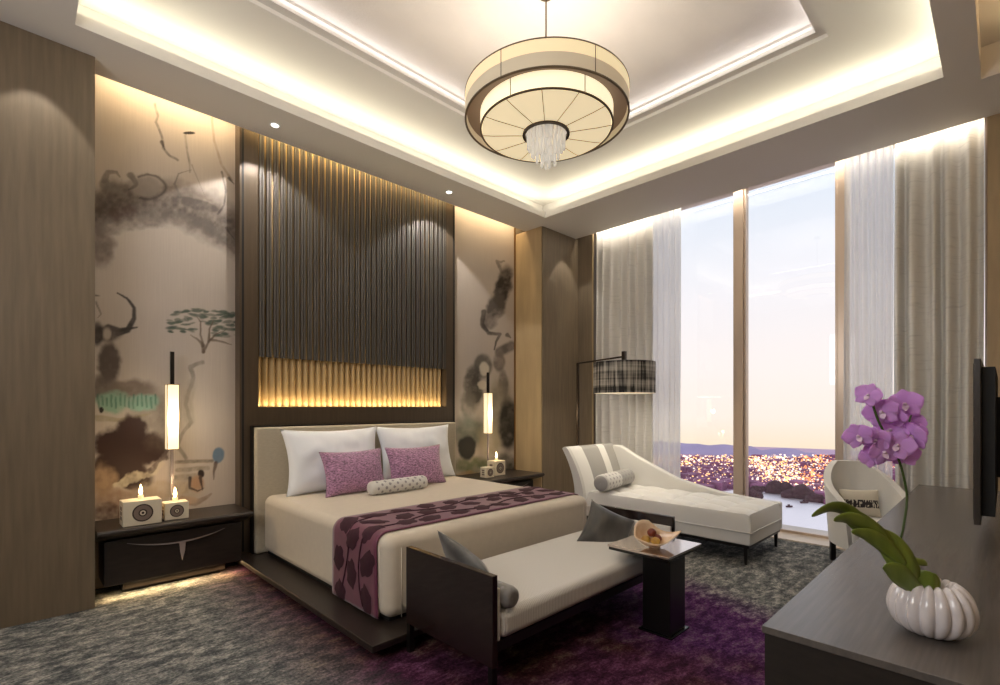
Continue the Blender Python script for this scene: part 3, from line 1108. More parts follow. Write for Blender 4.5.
def bed_surface(s_, y, off=0.0):
    """point on the left side, top and right side of the bedspread; s_ = arc length from the lower left hem"""
    h0 = .12
    L1 = BZ - RB - h0
    L2 = PI / 2 * (RB + off)
    L3 = (BX1 - BX0) - 2 * RB
    r = RB + off
    if s_ < L1:
        return Vector((BX0 - off, y, h0 + s_))
    s2 = s_ - L1
    if s2 < L2:
        a = s2 / r
        return Vector((BX0 + RB - r * math.cos(a), y, BZ - RB + r * math.sin(a)))
    s3 = s2 - L2
    if s3 < L3:
        return Vector((BX0 + RB + s3, y, BZ + off))
    s4 = s3 - L3
    if s4 < L2:
        a = s4 / r
        return Vector((BX1 - RB + r * math.sin(a), y, BZ - RB + r * math.cos(a)))
    return Vector((BX1 + off, y, BZ - RB - (s4 - L2)))


m = MB()
m.box(BX0, BX1, BY0, BY1, .12, BZ)
o = m.build('bedspread', M_SPREAD, bed, world=True, bevel=RB, seg=6)
for (x, y) in ((BX0 + .10, BY0 - .001), (BX1 - .10, BY0 - .001), (BX0 - .001, BY0 + .10)):
    MB().tube([(x, y, .13), (x, y, BZ - RB)], .0035, 6).build('pleat_seam', M_SPREAD, bed, world=True, smooth=True)
hb = MB().box(1.60, 3.965, 4.80, 4.915, .10, 1.262).build('headboard', M_LINEN, bed, world=True, bevel=.022, seg=4)
w_ = MB()
for (x0, x1, z0, z1) in ((1.588, 1.598, .1, 1.275), (3.967, 3.977, .1, 1.275), (1.588, 3.977, 1.265, 1.275)):
    w_.box(x0, x1, 4.85, 4.915, z0, z1)
w_.build('headboard_edge', M_BLACKWOOD, bed, world=True)

# runner
RY0, RY1 = 2.78, 3.37
arcL = (BZ - RB - .12) + PI / 2 * (RB + .008) + (BX1 - BX0 - 2 * RB) + PI / 2 * (RB + .008) + .30


def run_pt(u, v, off=.010):
    s_ = arcL * u
    y = RY0 + (RY1 - RY0) * v
    side = max(0, 1 - s_ / .5)
    y += side * .03 * (v - .3) - .012 * side
    wv = .004 * math.sin(v * 22 + u * 9) * side
    p = bed_surface(s_, y, off + abs(wv) + .0)
    return p


rr = thing('bed_runner', 'plum bed runner with dark raised leaves draped across the foot of the bed', 'bed runner', (2.7, 3.07, BZ))
MB().grid(lambda u, v: run_pt(u, v), 150, 16).build('cloth', M_PLUM, rr, world=True, smooth=True, solid=.007)
rnd = random.Random(21)


def leaf(s0, y0, ang, ln, wd):
    lf = MB()
    n = 18
    pts = []
    for i in range(n):
        a = 2 * PI * i / n
        q_ = 1 + .10 * math.cos(5 * a + s0 * 7) + .05 * math.cos(9 * a)
        x = math.cos(a) * ln * q_
        y = math.sin(a) * wd * q_
        pts.append((x, y))
    c, q = math.cos(ang), math.sin(ang)
    vs = []
    rings = [(.0, .022), (.55, .021), (1.0, .0155)]
    for (k_, off) in rings[1:]:
        for (x, y) in pts:
            X, Y = x * k_ * c - y * k_ * q, x * k_ * q + y * k_ * c
            u = (s0 + X) / arcL
            v = (y0 + Y - RY0) / (RY1 - RY0)
            vs.append(run_pt(min(.999, max(.001, u)), min(1.02, max(-.02, v)), off))
    ctr = run_pt(s0 / arcL, (y0 - RY0) / (RY1 - RY0), .023)
    vs.append(ctr)
    fs = []
    for i in range(n):
        j = (i + 1) % n
        fs.append((i, j, n + j, n + i))
        fs.append((i, 2 * n, j))
    lf.add(vs, fs)
    lf.build('leaf_applique', M_LEAF, rr, world=True, smooth=True)


for i in range(13):
    s0 = .10 + i * .232
    for (dy, ds) in ((.12, 0), (.30, .09), (.47, -.03)):
        ss, yy = s0 + ds + rnd.uniform(-.03, .03), RY0 + dy + rnd.uniform(-.02, .02)
        leaf(ss, yy, rnd.uniform(-.9, .9), rnd.uniform(.085, .11), rnd.uniform(.058, .074))
for ph, yc in ((0, .17), (1.9, .40)):
    st = MB()
    st.tube([run_pt(i / 60 * .97 + .01, (yc + .05 * math.sin(i * .35 + ph)) / (RY1 - RY0), .016) for i in range(61)], .0055, 6)
    st.build('stem_applique', M_LEAF, rr, world=True, smooth=True)


# pillows ---------------------------------------------------------
def pillow_mb(w_, h, t, pinch=.07, wr=.0, seed=0, n=26, p=2.4):
    mb = MB()
    off = seed * 3.17

    def pt(u, v, sgn):
        x, z = 2 * u - 1, 2 * v - 1
        ex = 1 - pinch * (1 - z * z)
        ez = 1 - pinch * (1 - x * x)
        th = (max(0, 1 - abs(x) ** p) * max(0, 1 - abs(z) ** p)) ** .55
        X = x * w_ / 2 * ex
        Z = h / 2 + z * h / 2 * ez
        nn = mnoise.noise(Vector((X * 7 + off, Z * 7, off))) * wr * th
        cr_ = math.sin((abs(x) + abs(z)) * 12 + off) * wr * .25 * th * abs(x * z)
        return (X, sgn * (t / 2 * th + nn + cr_), Z)
    mb.grid(lambda u, v: pt(u, v, -1), n, n)
    mb.grid(lambda u, v: pt(u, v, 1), n, n)
    return mb


def pillow(name, w_, h, t, loc, rx, rz, m, label, group=None, pinch=.07, wr=.0, seed=0, ry=0, cat='pillow', piping=None):
    o = pillow_mb(w_, h, t, pinch, wr, seed).build(name, m, smooth=True)
    o.location = loc
    o.rotation_euler = (rx, ry, rz)
    tag(o, label, cat, group)
    return o


pillow('pillow', 1.00, .63, .24, (2.27, 4.54, .63), R(-13), R(0), M_WHITE, 'large white pillow leaning on the left half of the headboard', None, .10, .03, 1)
pillow('pillow', 1.00, .63, .24, (3.26, 4.56, .63), R(-13), R(0), M_WHITE, 'large white pillow leaning on the right half of the headboard', None, .10, .03, 2)
pillow('cushion', .66, .43, .18, (2.33, 4.26, .632), R(-17), R(2), M_MAUVE, 'mauve crinkled cushion before the left white pillow', None, .10, .012, 3, cat='cushion')
pillow('cushion', .68, .43, .18, (3.02, 4.25, .632), R(-17), R(-3), M_MAUVE, 'mauve crinkled cushion before the right white pillow', None, .10, .012, 4, cat='cushion')


def bolster(label, loc, rz, ln, r, m0, m1, split=None, tilt=0):
    t = thing('bolster', label, 'bolster', loc, rz)
    prof = [(0.001, -ln / 2), (r * .55, -ln / 2 - .006), (r * .88, -ln / 2 + .006), (r, -ln / 2 + .03)]
    nl = int(ln / .008)
    prof += [(r, -ln / 2 + .03 + (ln - .06) * i / nl) for i in range(1, nl + 1)]
    prof += [(r * .88, ln / 2 - .006), (r * .55, ln / 2 + .006), (0.001, ln / 2)]
    mb = MB()
    mb.lathe(prof, 84)
    mb.v = [(p[2], p[0], p[1]) for p in mb.v]
    rows = 12
    dx = .085
    for fi, f in enumerate(mb.f):
        c = sum((Vector(mb.v[i]) for i in f), Vector()) / len(f)
        base = 0
        if split is not None and (c.x > split or c.x < -ln / 2 + .012):
            base = 1
        an = (math.atan2(c.z, c.y) / (2 * PI) * rows) % rows
        ra = round(an)
        off = .5 if ra % 2 else 0
        kx = (c.x / dx - off)
        ex_ = (kx - round(kx)) * dx
        ey_ = (an - ra) * 2 * PI * r / rows
        if math.hypot(ex_, ey_) < min(.013, r * .2) and abs(c.x) < ln / 2 - .025:
            base = 2
        mb.m[fi] = base
    mb.v = [(x, y, z + r) for (x, y, z) in mb.v]
    mb.build('cover', [m0, m1, M_DOT], t, smooth=True)
    return t


b_ = bolster('small white dotted bolster lying before the two mauve cushions on the bed', (2.64, 4.06, BZ + .002), R(1), .62, .065, M_SILVER, M_SILVER)


# ================================================================== NIGHTSTANDS
def nightstand(x0, x1, yf, label):
    w_ = x1 - x0
    t = thing('nightstand', label, 'nightstand', (x0, yf, 0), 0, 'dark nightstands')
    d = YM - .006 - yf
    # local: x 0..w, y 0..d
    body = MB().box(.055, w_ - .045, .17, d, .102, .44)
    body.build('body', M_DARKWOOD, t, bevel=.004)
    pl = MB().box(.18, w_ - .15, .26, d - .05, .03, .09)
    pl.build('plinth', M_DARKWOOD, t)
    ft = MB().box(.18, w_ - .18, .30, d - .06, 0, .03)
    ft.build('foot', M_BLACKM, t)
    top = MB().prism([(0.012, .10), (0, .085), (0, .07), (.03, .05), (.17, 0), (d, 0), (d, .10)], 'x', 0, w_)
    top.v = [(x, y, z + .45) for (x, y, z) in top.v]
    top.build('top', M_DARKWOOD, t, bevel=.003)
    # curved drawer fascia: bowed underside
    n = 24
    pts = [(.12, .45)] + [(.12 + (w_ - .24) * i / n, .45 - .085 * math.sin(PI * i / n) ** .7) for i in range(1, n)] + [(w_ - .12, .45)]
    MB().prism(pts, 'y', .135, .171).build('drawer', M_DARKWOOD, t, bevel=.002)
    inl = MB()
    up = [(.12 + (w_ - .24) * (i / n), .45 - .085 * math.sin(PI * i / n) ** .7) for i in range(2, n - 1)]
    lo = [(x, z - .012 * math.sin(PI * (i + 2) / n)) for i, (x, z) in enumerate(up)]
    inl.prism(up + lo[::-1], 'y', .130, .172)
    inl.build('curved_inlay', M_INLAY, t)
    cx = w_ / 2 + .03
    MB().prism([(cx - .022, .362), (cx + .026, .362), (cx + .020, .28), (cx, .20), (cx - .016, .28)], 'y', .150, .172).build('handle', M_INLAY, t, bevel=.003)
    return t


nightstand(.444, 1.494, 4.545, 'dark nightstand with pale curved inlay at the left of the bed')
nightstand(4.05, 5.19, 4.40, 'dark nightstand seen over the runner at the right of the bed')


def candle_cube(x, y, z, s_, h, d_, label, rz=0, red=False):
    t = thing('candle_holder', label, 'candle holder', (x, y, z), rz, 'ivory candle holders')
    MB().box(-s_ / 2, s_ / 2, -d_ / 2, d_ / 2, 0, h).build('block', M_CUBE, t, bevel=.004)
    for k_, (r, m_, o_) in enumerate(((.36, M_CUBEDK, .0015), (.31, M_CUBEMID, .0025), (.15, M_CUBEDK, .0035), (.10, M_CUBE, .0045), (.05, M_CUBEDK, .0055))):
        rr_ = h * r
        mb = MB()
        n = 28
        mb.add([(rr_ * math.cos(2 * PI * i / n), -d_ / 2 - o_, h * .5 + rr_ * math.sin(2 * PI * i / n)) for i in range(n)] +
               [(rr_ * math.cos(2 * PI * i / n), -d_ / 2 + .001, h * .5 + rr_ * math.sin(2 * PI * i / n)) for i in range(n)],
               [tuple(range(n))] + [(i, (i + 1) % n, n + (i + 1) % n, n + i) for i in range(n)])
        mb.build('ring_emblem', m_, t)
    mb = MB()
    for k_ in (.3, .5, .7):
        mb.box(-s_ / 2 - .0015, -s_ / 2 + .001, -d_ * .18, d_ * .18, h * k_ - h * .07, h * k_ + h * .07)
    mb.build('side_emblem', M_CUBEMID, t)
    return t


def candle(x, y, z, label, hh=.03):
    t = thing('candle', label, 'candle', (x, y, z), 0, 'lit candles')
    MB().lathe([(.0005, 0), (.018, 0), (.018, hh), (.0005, hh)], 20).build('wax', M_WAX, t, smooth='auto')
    fl_ = MB().lathe([(.0005, hh + .004), (.010, hh + .012), (.013, hh + .030), (.009, hh + .055), (.0005, hh + .085)], 14)
    fl_.build('flame', M_FLAME, t, smooth=True)
    point('candle_glow', (x, y - .0, z + hh + .10), 1.1, (1, .72, .40), .03)
    return t


NZ = .551
candle_cube(.722, 4.70, NZ, .245, .185, .17, 'larger ivory candle holder with ring emblem on the left nightstand')
candle_cube(.953, 4.72, NZ, .165, .135, .13, 'smaller ivory candle holder with ring emblem on the left nightstand')
candle(.722, 4.70, NZ + .186, 'lit candle on the larger holder of the left nightstand')
candle(.953, 4.72, NZ + .136, 'lit candle on the smaller holder of the left nightstand')
candle_cube(4.60, 4.74, NZ, .19, .19, .15, 'taller ivory candle holder with reddish rings on the right nightstand')
candle_cube(4.36, 4.66, NZ, .14, .13, .12, 'shorter ivory candle holder in front on the right nightstand')
candle(4.60, 4.74, NZ + .191, 'lit candle on the taller holder of the right nightstand')


def lantern(x, y, label):
    t = thing('table_lamp', label, 'lamp', (x, y, NZ), 0, 'slim lantern lamps')
    MB().box(-.05, .05, -.04, .04, 0, .012).build('base', M_STEEL, t, bevel=.002)
    MB().box(-.010, .010, -.010, .010, .012, .55).build('pole', M_INLAY, t)
    sh = MB().box(-.042, .042, -.042, .042, .545, 1.085)
    sh.build('lamp_shade', M_LANTERN, t)
    fr = MB()
    for a in (-.042, .042):
        for b in (-.042, .042):
            fr.box(a - .0022, a + .0022, b - .0022, b + .0022, .542, 1.088)
    for z in (.542, 1.085):
        for a in (-.042, .042):
            fr.box(-.042, .042, a - .002, a + .002, z, z + .004)
            fr.box(a - .002, a + .002, -.042, .042, z, z + .004)
    fr.build('shade_frame', M_BRONZE, t)
    MB().box(-.014, .014, -.014, .014, 1.089, 1.365).build('finial', M_BLACKWOOD, t)
    point('lantern_glow', (x, y - .10, NZ + .80), 3.2, (1, .84, .58), .05)
    return t


lantern(.974, 4.93, 'slim tall lantern lamp with black finial on the left nightstand')
lantern(4.60, 4.90, 'slim tall lantern lamp with black finial on the right nightstand')

# ================================================================== BENCH (daybed at bed foot)
NX0, NX1, NY0, NY1, NT = 1.675, 3.585, 1.752, 2.495, .622
bn = thing('bench', 'dark wood daybed bench with ribbed ivory seat across the foot of the bed', 'bench', ((NX0 + NX1) / 2, (NY0 + NY1) / 2, 0))
for x0, x1 in ((NX0, NX0 + .035), (NX1 - .035, NX1)):
    MB().box(x0, x1, NY0 + .0, NY1, .17, NT).build('end_panel', M_ROSEWOOD, bn, world=True, bevel=.003)
    for y in (NY0 + .003, NY1 - .035):
        MB().box(x0 + .002, x1 + .0, y, y + .032, 0, .171).build('leg', M_BLACKWOOD, bn, world=True)
MB().box(NX0 + .035, NX1 - .035, NY0 + .012, NY1 - .012, .235, .285).build('frame', M_BLACKWOOD, bn, world=True)
MB().box(NX0 + .036, NX0 + .062, NY0 + .006, NY1 - .02, .29, NT - .07).build('inner_pad', M_BENCH, bn, world=True, bevel=.008)
MB().box(NX1 - .062, NX1 - .036, NY0 + .006, NY1 - .02, .29, NT - .07).build('inner_pad', M_BENCH, bn, world=True, bevel=.008)
m = MB().box(NX0 + .064, NX1 - .064, NY0 - .008, NY1 - .012, .286, .432)
m.build('seat_cushion', M_BENCH, bn, world=True, bevel=.045, seg=5)


def leaning(bl, tl, tr, w_, h, t, label, seed):
    bl, tl, tr = Vector(bl), Vector(tl), Vector(tr)
    ex = (tr - tl).normalized()
    ez = (tl - bl)
    ez = (ez - ex * ez.dot(ex)).normalized()
    ey = ez.cross(ex)
    o = pillow_mb(w_, h, t, .11, .014, seed).build('cushion', M_CHARCOAL, smooth=True)
    M_ = Matrix((ex, ey, ez)).transposed()
    o.rotation_euler = M_.to_euler()
    o.location = tl + ex * w_ / 2 - ez * h
    tag(o, label, 'cushion')
    return o


leaning((1.98, 2.40, .44), (1.775, 2.33, .735), (1.765, 1.90, .60), .47, .38, .13, 'charcoal satin cushion slumped inside the near end of the bench, above the bolster', 6)
leaning((3.06, 2.28, .435), (3.32, 2.325, .712), (3.545, 2.055, .545), .385, .39, .12, 'charcoal satin cushion slumped against the far end of the bench, behind the side table', 7)
b_ = bolster('grey round bolster seen end on at the near end of the bench seat', (1.802, 1.955, .433), R(90), .44, .056, M_GREYB, M_GREYB)

# ================================================================== SIDE TABLE, bowl, fruit
TZ = .53
s_t = thing('side_table', 'low side table with polished metal top reaching over the bench seat', 'side table', (3.09, 1.55, 0))
MB().box(2.855, 3.32, 1.435, 1.872, TZ - .014, TZ).build('table_top', M_MIRROR, s_t, world=True, bevel=.002)
MB().box(2.862, 3.313, 1.442, 1.865, TZ - .034, TZ - .0145).build('top_support', M_BLACK, s_t, world=True)
MB().box(2.94, 3.15, 1.47, 1.66, .012, TZ - .035).build('column', M_BLACKWOOD, s_t, world=True, bevel=.004)
MB().box(2.92, 3.17, 1.45, 1.68, 0, .012).build('base', M_BLACK, s_t, world=True, bevel=.003)
# shell bowl
bc = atD(656, 549, 1)
d_ = ray(655, 547)
tt = (TZ - EYE) / d_[2]
bx, by = tt * d_[0], tt * d_[1]
bw = thing('bowl', 'curled shell-shaped pearly bowl of fruit on the side table', 'bowl', (bx, by, TZ + .001), R(-45))
mb = MB()


def shell(u, v):
    # u across the width (local x), v round the bowl; asymmetric lips: high curl at left, spout at right
    a = 2 * PI * v
    r = u
    left = max(0, -math.cos(a))
    right = max(0, math.cos(a))
    back = max(0, math.sin(a))
    rx = .115 + .075 * right ** 3
    ry = .105 * (1 - .55 * right ** 3)
    x = rx * r * math.cos(a) - .02
    y = ry * r * math.sin(a)
    z = .008 + .035 * r ** 2.2
    z += .115 * back ** 1.3 * r ** 2.4 * (1 - .75 * right) + .07 * left ** 1.5 * r ** 2.4 * (.4 + .6 * back)
    z += .062 * right ** 4 * r ** 3
    y -= .03 * back * r ** 4
    return (x, y, z)


mb.grid(shell, 12, 40)
mb.build('shell', M_SHELL, bw, smooth=True, solid=.006)
MB().lathe([(.0005, 0), (.035, 0), (.03, .012), (.0005, .012)], 20).build('foot', M_SHELL, bw, smooth='auto')
fr_ = [(-.060, .0, .048, M_FRUITY, 'mottled yellow fruit at the left of the shell bowl'), (-.005, -.030, .045, M_FRUITY, 'yellow fruit nearest the front of the shell bowl'), (.020, .020, .052, M_FRUITR, 'reddish fruit at the back of the shell bowl'), (-.018, .012, .092, M_FRUITR, 'reddish fruit piled on top in the shell bowl')]
for (x, y, z, m_, lb) in fr_:
    mb = MB()
    mb.sphere((0, 0, 0), .030, 18, sc=(1, 1, .92))
    o = mb.build('fruit', m_, smooth=True)
    c, q = math.cos(R(-45)), math.sin(R(-45))
    o.location = (bx + x * c - y * q, by + x * q + y * c, TZ + z)
    tag(o, lb, 'fruit', 'fruit in the bowl')

# ================================================================== CHAISE
HX0, HX1, HY0 = 4.78, 5.72, 1.62
ch = thing('chaise_longue', 'ivory chaise longue with sweeping side and striped back near the window', 'chaise', (5.25, 2.6, 0))
MB().box(HX0 + .02, HX1 - .02, HY0 + .02, 3.52, .155, .19).build('frame', M_BLACKWOOD, ch, world=True)
MB().box(HX0, HX1 - .09, HY0, 3.50, .185, .30).build('base', M_CHAISE, ch, world=True, bevel=.012)
# tufted cushion
mb = MB()


def seat_top(u, v):
    x = HX0 - .006 + (HX1 - .085 - HX0) * u
    y = HY0 - .006 + (3.42 - HY0) * v
    e = min(u, 1 - u) * (HX1 - HX0)
    e2 = min(v, 1 - v) * (3.5 - HY0)
    rnd_ = .055
    z = .485
    for q in (e, e2):
        if q < rnd_:
            z -= rnd_ - math.sqrt(max(0, rnd_ ** 2 - (rnd_ - q) ** 2))
    # soft tufts
    tx, ty = u * 3, v * 6
    tuft = abs(math.sin(PI * tx)) ** .5 * abs(math.sin(PI * ty)) ** .5
    if e > .03 and e2 > .03:
        z += .048 * (tuft - .8)
    return (x, y, z)


mb.grid(seat_top, 60, 110)
x0, x1, y0, y1 = HX0 - .006, HX1 - .091, HY0 - .006, 3.414
nu, nv = 60, 110
# side skirts of the cushion
ring = [i * (nv + 1) for i in range(nu + 1)] + [nu * (nv + 1) + j for j in range(1, nv + 1)] + [i * (nv + 1) + nv for i in range(nu - 1, -1, -1)] + [j for j in range(nv - 1, 0, -1)]
base_i = len(mb.v)
for i in ring:
    p = mb.v[i]
    mb.v.append((p[0], p[1], .300))
n = len(ring)
for i in range(n):
    mb.f.append((ring[i], ring[(i + 1) % n], base_i + (i + 1) % n, base_i + i))
    mb.m.append(0)
mb.f.append(tuple(range(base_i, base_i + n)))
mb.m.append(0)
mb.build('seat_cushion', M_CHAISE, ch, world=True, smooth='auto')
pp = MB()
pp.tube([(x0 - .002, y1, .303), (x0 - .002, y0 - .002, .303), (x1, y0 - .002, .303)], .007, 8)
pp.build('piping', M_CHAISE, ch, world=True, smooth=True)
# side/arm with sweeping top
curve = [(3.62, .955), (3.50, .95), (3.27, .828), (2.99, .709), (2.74, .605), (2.49, .552), (2.26, .508), (1.94, .478), (1.74, .47), (HY0, .468)]


def crv(y):
    for (a, za), (b, zb) in zip(curve, curve[1:]):
        if b <= y <= a:
            t = (a - y) / (a - b)
            return za + (zb - za) * t
    return .955


pts = [(y_, crv(y_)) for y_ in [3.62 - (3.62 - HY0) * i / 50 for i in range(51)]]
mb = MB()
mb.prism([(3.62, .185)] + pts + [(HY0, .185)], 'x', HX1 - .085, HX1)
mb.build('side_arm', M_CHAISE, ch, world=True, bevel=.02, seg=3)
# curved back with stripes : rolls outward (towards +Y) at the top
mb = MB()


def back_pt(u, z, th):
    # u across x 0..1 ; z height ; th front(0)/back(1)
    k_ = max(0, (z - .35) / .60)
    lean = .06 + .17 * k_ ** 1.8
    bulge = .035 * math.sin(PI * min(1, max(0, u))) * (1 - th)
    y = 3.40 + lean - bulge + th * (.13 - .05 * k_)
    x = HX0 + (HX1 - .03 - HX0) * u - .10 * (1 - u) * k_ ** 2 * .8
    return (x, y, z)


nz_ = 16


def back_loop(u, v):
    # v 0..1 goes front bottom -> top -> back bottom
    if v < .46:
        z = .19 + (.955 - .19) * (v / .46)
        return back_pt(u, z, 0)
    if v > .54:
        z = .19 + (.955 - .19) * ((1 - v) / .46)
        return back_pt(u, z, 1)
    t = (v - .46) / .08
    z = .955 + .022 * math.sin(PI * t)
    p0, p1 = back_pt(u, .955, 0), back_pt(u, .955, 1)
    return (p0[0], p0[1] + (p1[1] - p0[1]) * t, z)


mb.grid(back_loop, 40, 50)
# side caps
for i in (0, 40):
    mb.f.append(tuple(i * 51 + j for j in range(51)))
    mb.m.append(0)
fm = []
for fi, f in enumerate(mb.f):
    if fi < 2000:
        u = (fi // 50) / 40
        v = (fi % 50) / 50
        mi = 0
        if v < .5:
            if .05 <= u < .24:
                mi = 1
            elif .24 <= u < .56:
                mi = 2
            elif .56 <= u < .72:
                mi = 1
            elif u >= .72:
                mi = 2
        fm.append(mi)
    else:
        fm.append(0)
mb.m = fm
mb.build('backrest', [M_CHAISE, M_STRIPEW, M_STRIPE], ch, world=True, smooth='auto')
for (x, y) in ((HX0 + .04, HY0 + .05), (HX1 - .05, HY0 + .05), (HX0 + .04, 3.44), (HX1 - .05, 3.44)):
    lo = MB().prism([(-.017, -.017), (.017, -.017), (.017, .017), (-.017, .017)], 'z', 0, .156).build('leg', M_BLACKWOOD, ch)
    lo.location = (x - 5.25, y - 2.6, 0)
    for vtx in lo.data.vertices:
        if vtx.co.z < .01:
            vtx.co.x *= .6
            vtx.co.y *= .6
b_ = bolster('silvery dotted bolster half white half grey on the chaise against its back', (5.12, 3.25, .492), R(8), .78, .096, M_SILVER, M_STRIPE, split=.0)

# ================================================================== FLOOR LAMP
PLX, PLY = 5.52, 4.09
SHX, SHY = 5.27, 3.22
fl = thing('floor_lamp', 'arching floor lamp with woven black drum shade over the chaise head', 'lamp', (PLX, PLY, 0))
MB().lathe([(.001, 0), (.15, 0), (.15, .018), (.02, .025), (.001, .025)], 40).build('base', M_STEEL, fl, smooth='auto')
MB().box(-.014, .014, -.014, .014, .02, 2.05).build('pole', M_STEEL, fl)
mb = MB()
mb.tube([(PLX, PLY, 2.045), (SHX, SHY, 2.058)], .011, 8)
mb.build('arm', M_STEEL, fl, world=True, smooth='auto')
mb = MB().box(SHX - .022, SHX + .022, SHY - .022, SHY + .022, 1.99, 2.12)
mb.build('socket_post', M_STEEL, fl, world=True)
mb = MB()
mb.lathe([(.365, 1.615), (.365, 1.985), (.357, 1.985), (.357, 1.615)], 64, (SHX, SHY), closed=True)
so = mb.build('lamp_shade', M_SHADEF, fl, world=True, smooth='auto')
mb = MB()
mb.lathe([(.0005, 1.985), (.357, 1.985), (.357, 1.975), (.0005, 1.975)], 48, (SHX, SHY))
mb.build('shade_top', M_BLACKM, fl, world=True)
mb = MB()
mb.lathe([(.0005, 1.622), (.356, 1.622), (.356, 1.616), (.0005, 1.616)], 48, (SHX, SHY))
mb.build('diffuser', mat('lamp_diffuser', (235, 225, 205), .6, emit=(255, 232, 196), estr=.55), fl, world=True)
area('floor_lamp_glow', (SHX, SHY, 1.60), (.5, .5), 7, (1, .88, .68))

# ================================================================== ARMCHAIR + its cushion
AC = (5.50, .885)
ac = thing('armchair', 'ivory barrel armchair with swept wings by the window end of the desk', 'armchair', (AC[0], AC[1], 0), R(-58))
mb = MB()
NU, NV = 44, 14


def shell_pt(u, v, th):
    # u: -1..1 sweep round the back ; local -Y is the front
    a = (u * 2 - 1) * R(118)
    k_ = abs(u * 2 - 1)
    rx, ry = .275, .30
    top = .93 - .34 * max(0, (k_ - .22) / .78) ** 1.1
    z0 = .215
    z = z0 + (top - z0) * v
    flare = 1 + .10 * v
    x = (rx - th) * flare * math.sin(a)
    y = (ry - th) * flare * math.cos(a) - (.08 * k_ ** 2)
    if k_ > .7:
        y -= (k_ - .7) * .28
    return (x, y + .02 + .04 * v, z)


mb.grid(lambda u, v: shell_pt(u, v, 0), NU, NV)
mb.grid(lambda u, v: shell_pt(u, v, .055), NU, NV)
o0, o1 = 0, (NU + 1) * (NV + 1)
W_ = NV + 1
for i in range(NU):
    for j in (0, NV):
        mb.f.append((o0 + i * W_ + j, o0 + (i + 1) * W_ + j, o1 + (i + 1) * W_ + j, o1 + i * W_ + j))
        mb.m.append(0)
for j in range(NV):
    for i in (0, NU):
        mb.f.append((o0 + i * W_ + j, o0 + i * W_ + j + 1, o1 + i * W_ + j + 1, o1 + i * W_ + j))
        mb.m.append(0)
mb.build('shell', M_CHAISE, ac, smooth='auto', bevel=0)
mb = MB()
pts = [(.225 * math.sin(R(a)), .245 * math.cos(R(a)) + .02) for a in range(-110, 111, 10)]
pts = [(-.215, -.27)] + pts + [(.215, -.27)]
mb.prism(pts, 'z', .245, .44)
mb.build('seat_cushion', M_CHAISE, ac, bevel=.03, seg=4)
mb = MB()
mb.prism([(x * 1.1, y * 1.04) for (x, y) in pts], 'z', .21, .243)
mb.build('frame', M_BLACKWOOD, ac)
for (x, y) in ((-.21, -.24), (.21, -.24), (-.19, .19), (.19, .19)):
    lo = MB().prism([(-.02, -.02), (.02, -.02), (.02, .02), (-.02, .02)], 'z', 0, .21).build('leg', M_BLACKWOOD, ac)
    lo.location = (x, y, 0)
# cushion with a dark script band
mm = bpy.data.materials.new('cream_cushion_with_script_band')
mm.use_nodes = True
n_ = mm.node_tree
b = n_.nodes['Principled BSDF']
b.inputs['Roughness'].default_value = .7
t = n_.nodes.new('ShaderNodeTexCoord')
sp = n_.nodes.new('ShaderNodeSeparateXYZ')
n_.links.new(t.outputs['Object'], sp.inputs[0])
mp = n_.nodes.new('ShaderNodeMapping')
mp.inputs['Scale'].default_value = (60, 1, 22)
n_.links.new(t.outputs['Object'], mp.inputs[0])
nz = n_.nodes.new('ShaderNodeTexNoise')
nz.inputs['Scale'].default_value = 1
nz.inputs['Detail'].default_value = 2
n_.links.new(mp.outputs[0], nz.inputs['Vector'])
g1 = n_.nodes.new('ShaderNodeMath')
g1.operation = 'GREATER_THAN'
n_.links.new(nz.outputs['Fac'], g1.inputs[0])
g1.inputs[1].default_value = .46
a1 = n_.nodes.new('ShaderNodeMath')
a1.operation = 'COMPARE'
n_.links.new(sp.outputs['Z'], a1.inputs[0])
a1.inputs[1].default_value = .115
a1.inputs[2].default_value = .035
mu = n_.nodes.new('ShaderNodeMath')
mu.operation = 'MULTIPLY'
n_.links.new(g1.outputs[0], mu.inputs[0])
n_.links.new(a1.outputs[0], mu.inputs[1])
mx = n_.nodes.new('ShaderNodeMix')
mx.data_type = 'RGBA'
mx.inputs[6].default_value = lin((206, 198, 182))
mx.inputs[7].default_value = lin((44, 36, 40))
n_.links.new(mu.outputs[0], mx.inputs[0])
n_.links.new(mx.outputs[2], b.inputs['Base Color'])
rm = Matrix.Rotation(R(-58), 3, 'Z')
off = rm @ Vector((.0, .08, .442))
o = pillow('cushion', .33, .25, .11, (AC[0] + off.x, AC[1] + off.y, off.z), R(-14), R(-58), mm, 'small cream cushion with a dark lettered band on the armchair', None, .06, 0, 8, cat='cushion')

# ================================================================== DESK
DX0, DX1, DY1, DZ = 1.595, 5.44, .508, .80
dk = thing('desk', 'long dark oak desk along the television wall', 'desk', ((DX0 + DX1) / 2, .18, 0))
MB().box(DX0, DX1, YT + .003, DY1, DZ - .022, DZ).build('desk_top', M_DESKTOP, dk, world=True, bevel=.002)
MB().box(DX0 + .006, 3.2, YT + .01, DY1 - .006, .06, DZ - .0225).build('cabinet', M_DESKSIDE, dk, world=True)
MB().box(DX0 + .05, 3.15, YT + .03, DY1 - .05, 0, .06).build('plinth', M_BLACKM, dk, world=True)
MB().box(3.201, DX1 - .04, DY1 - .05, DY1 - .02, DZ - .14, DZ - .0225).build('apron', M_DESKSIDE, dk, world=True)
MB().box(DX1 - .045, DX1 - .006, YT + .01, DY1 - .01, 0, DZ - .0225).build('side_panel', M_DESKSIDE, dk, world=True)

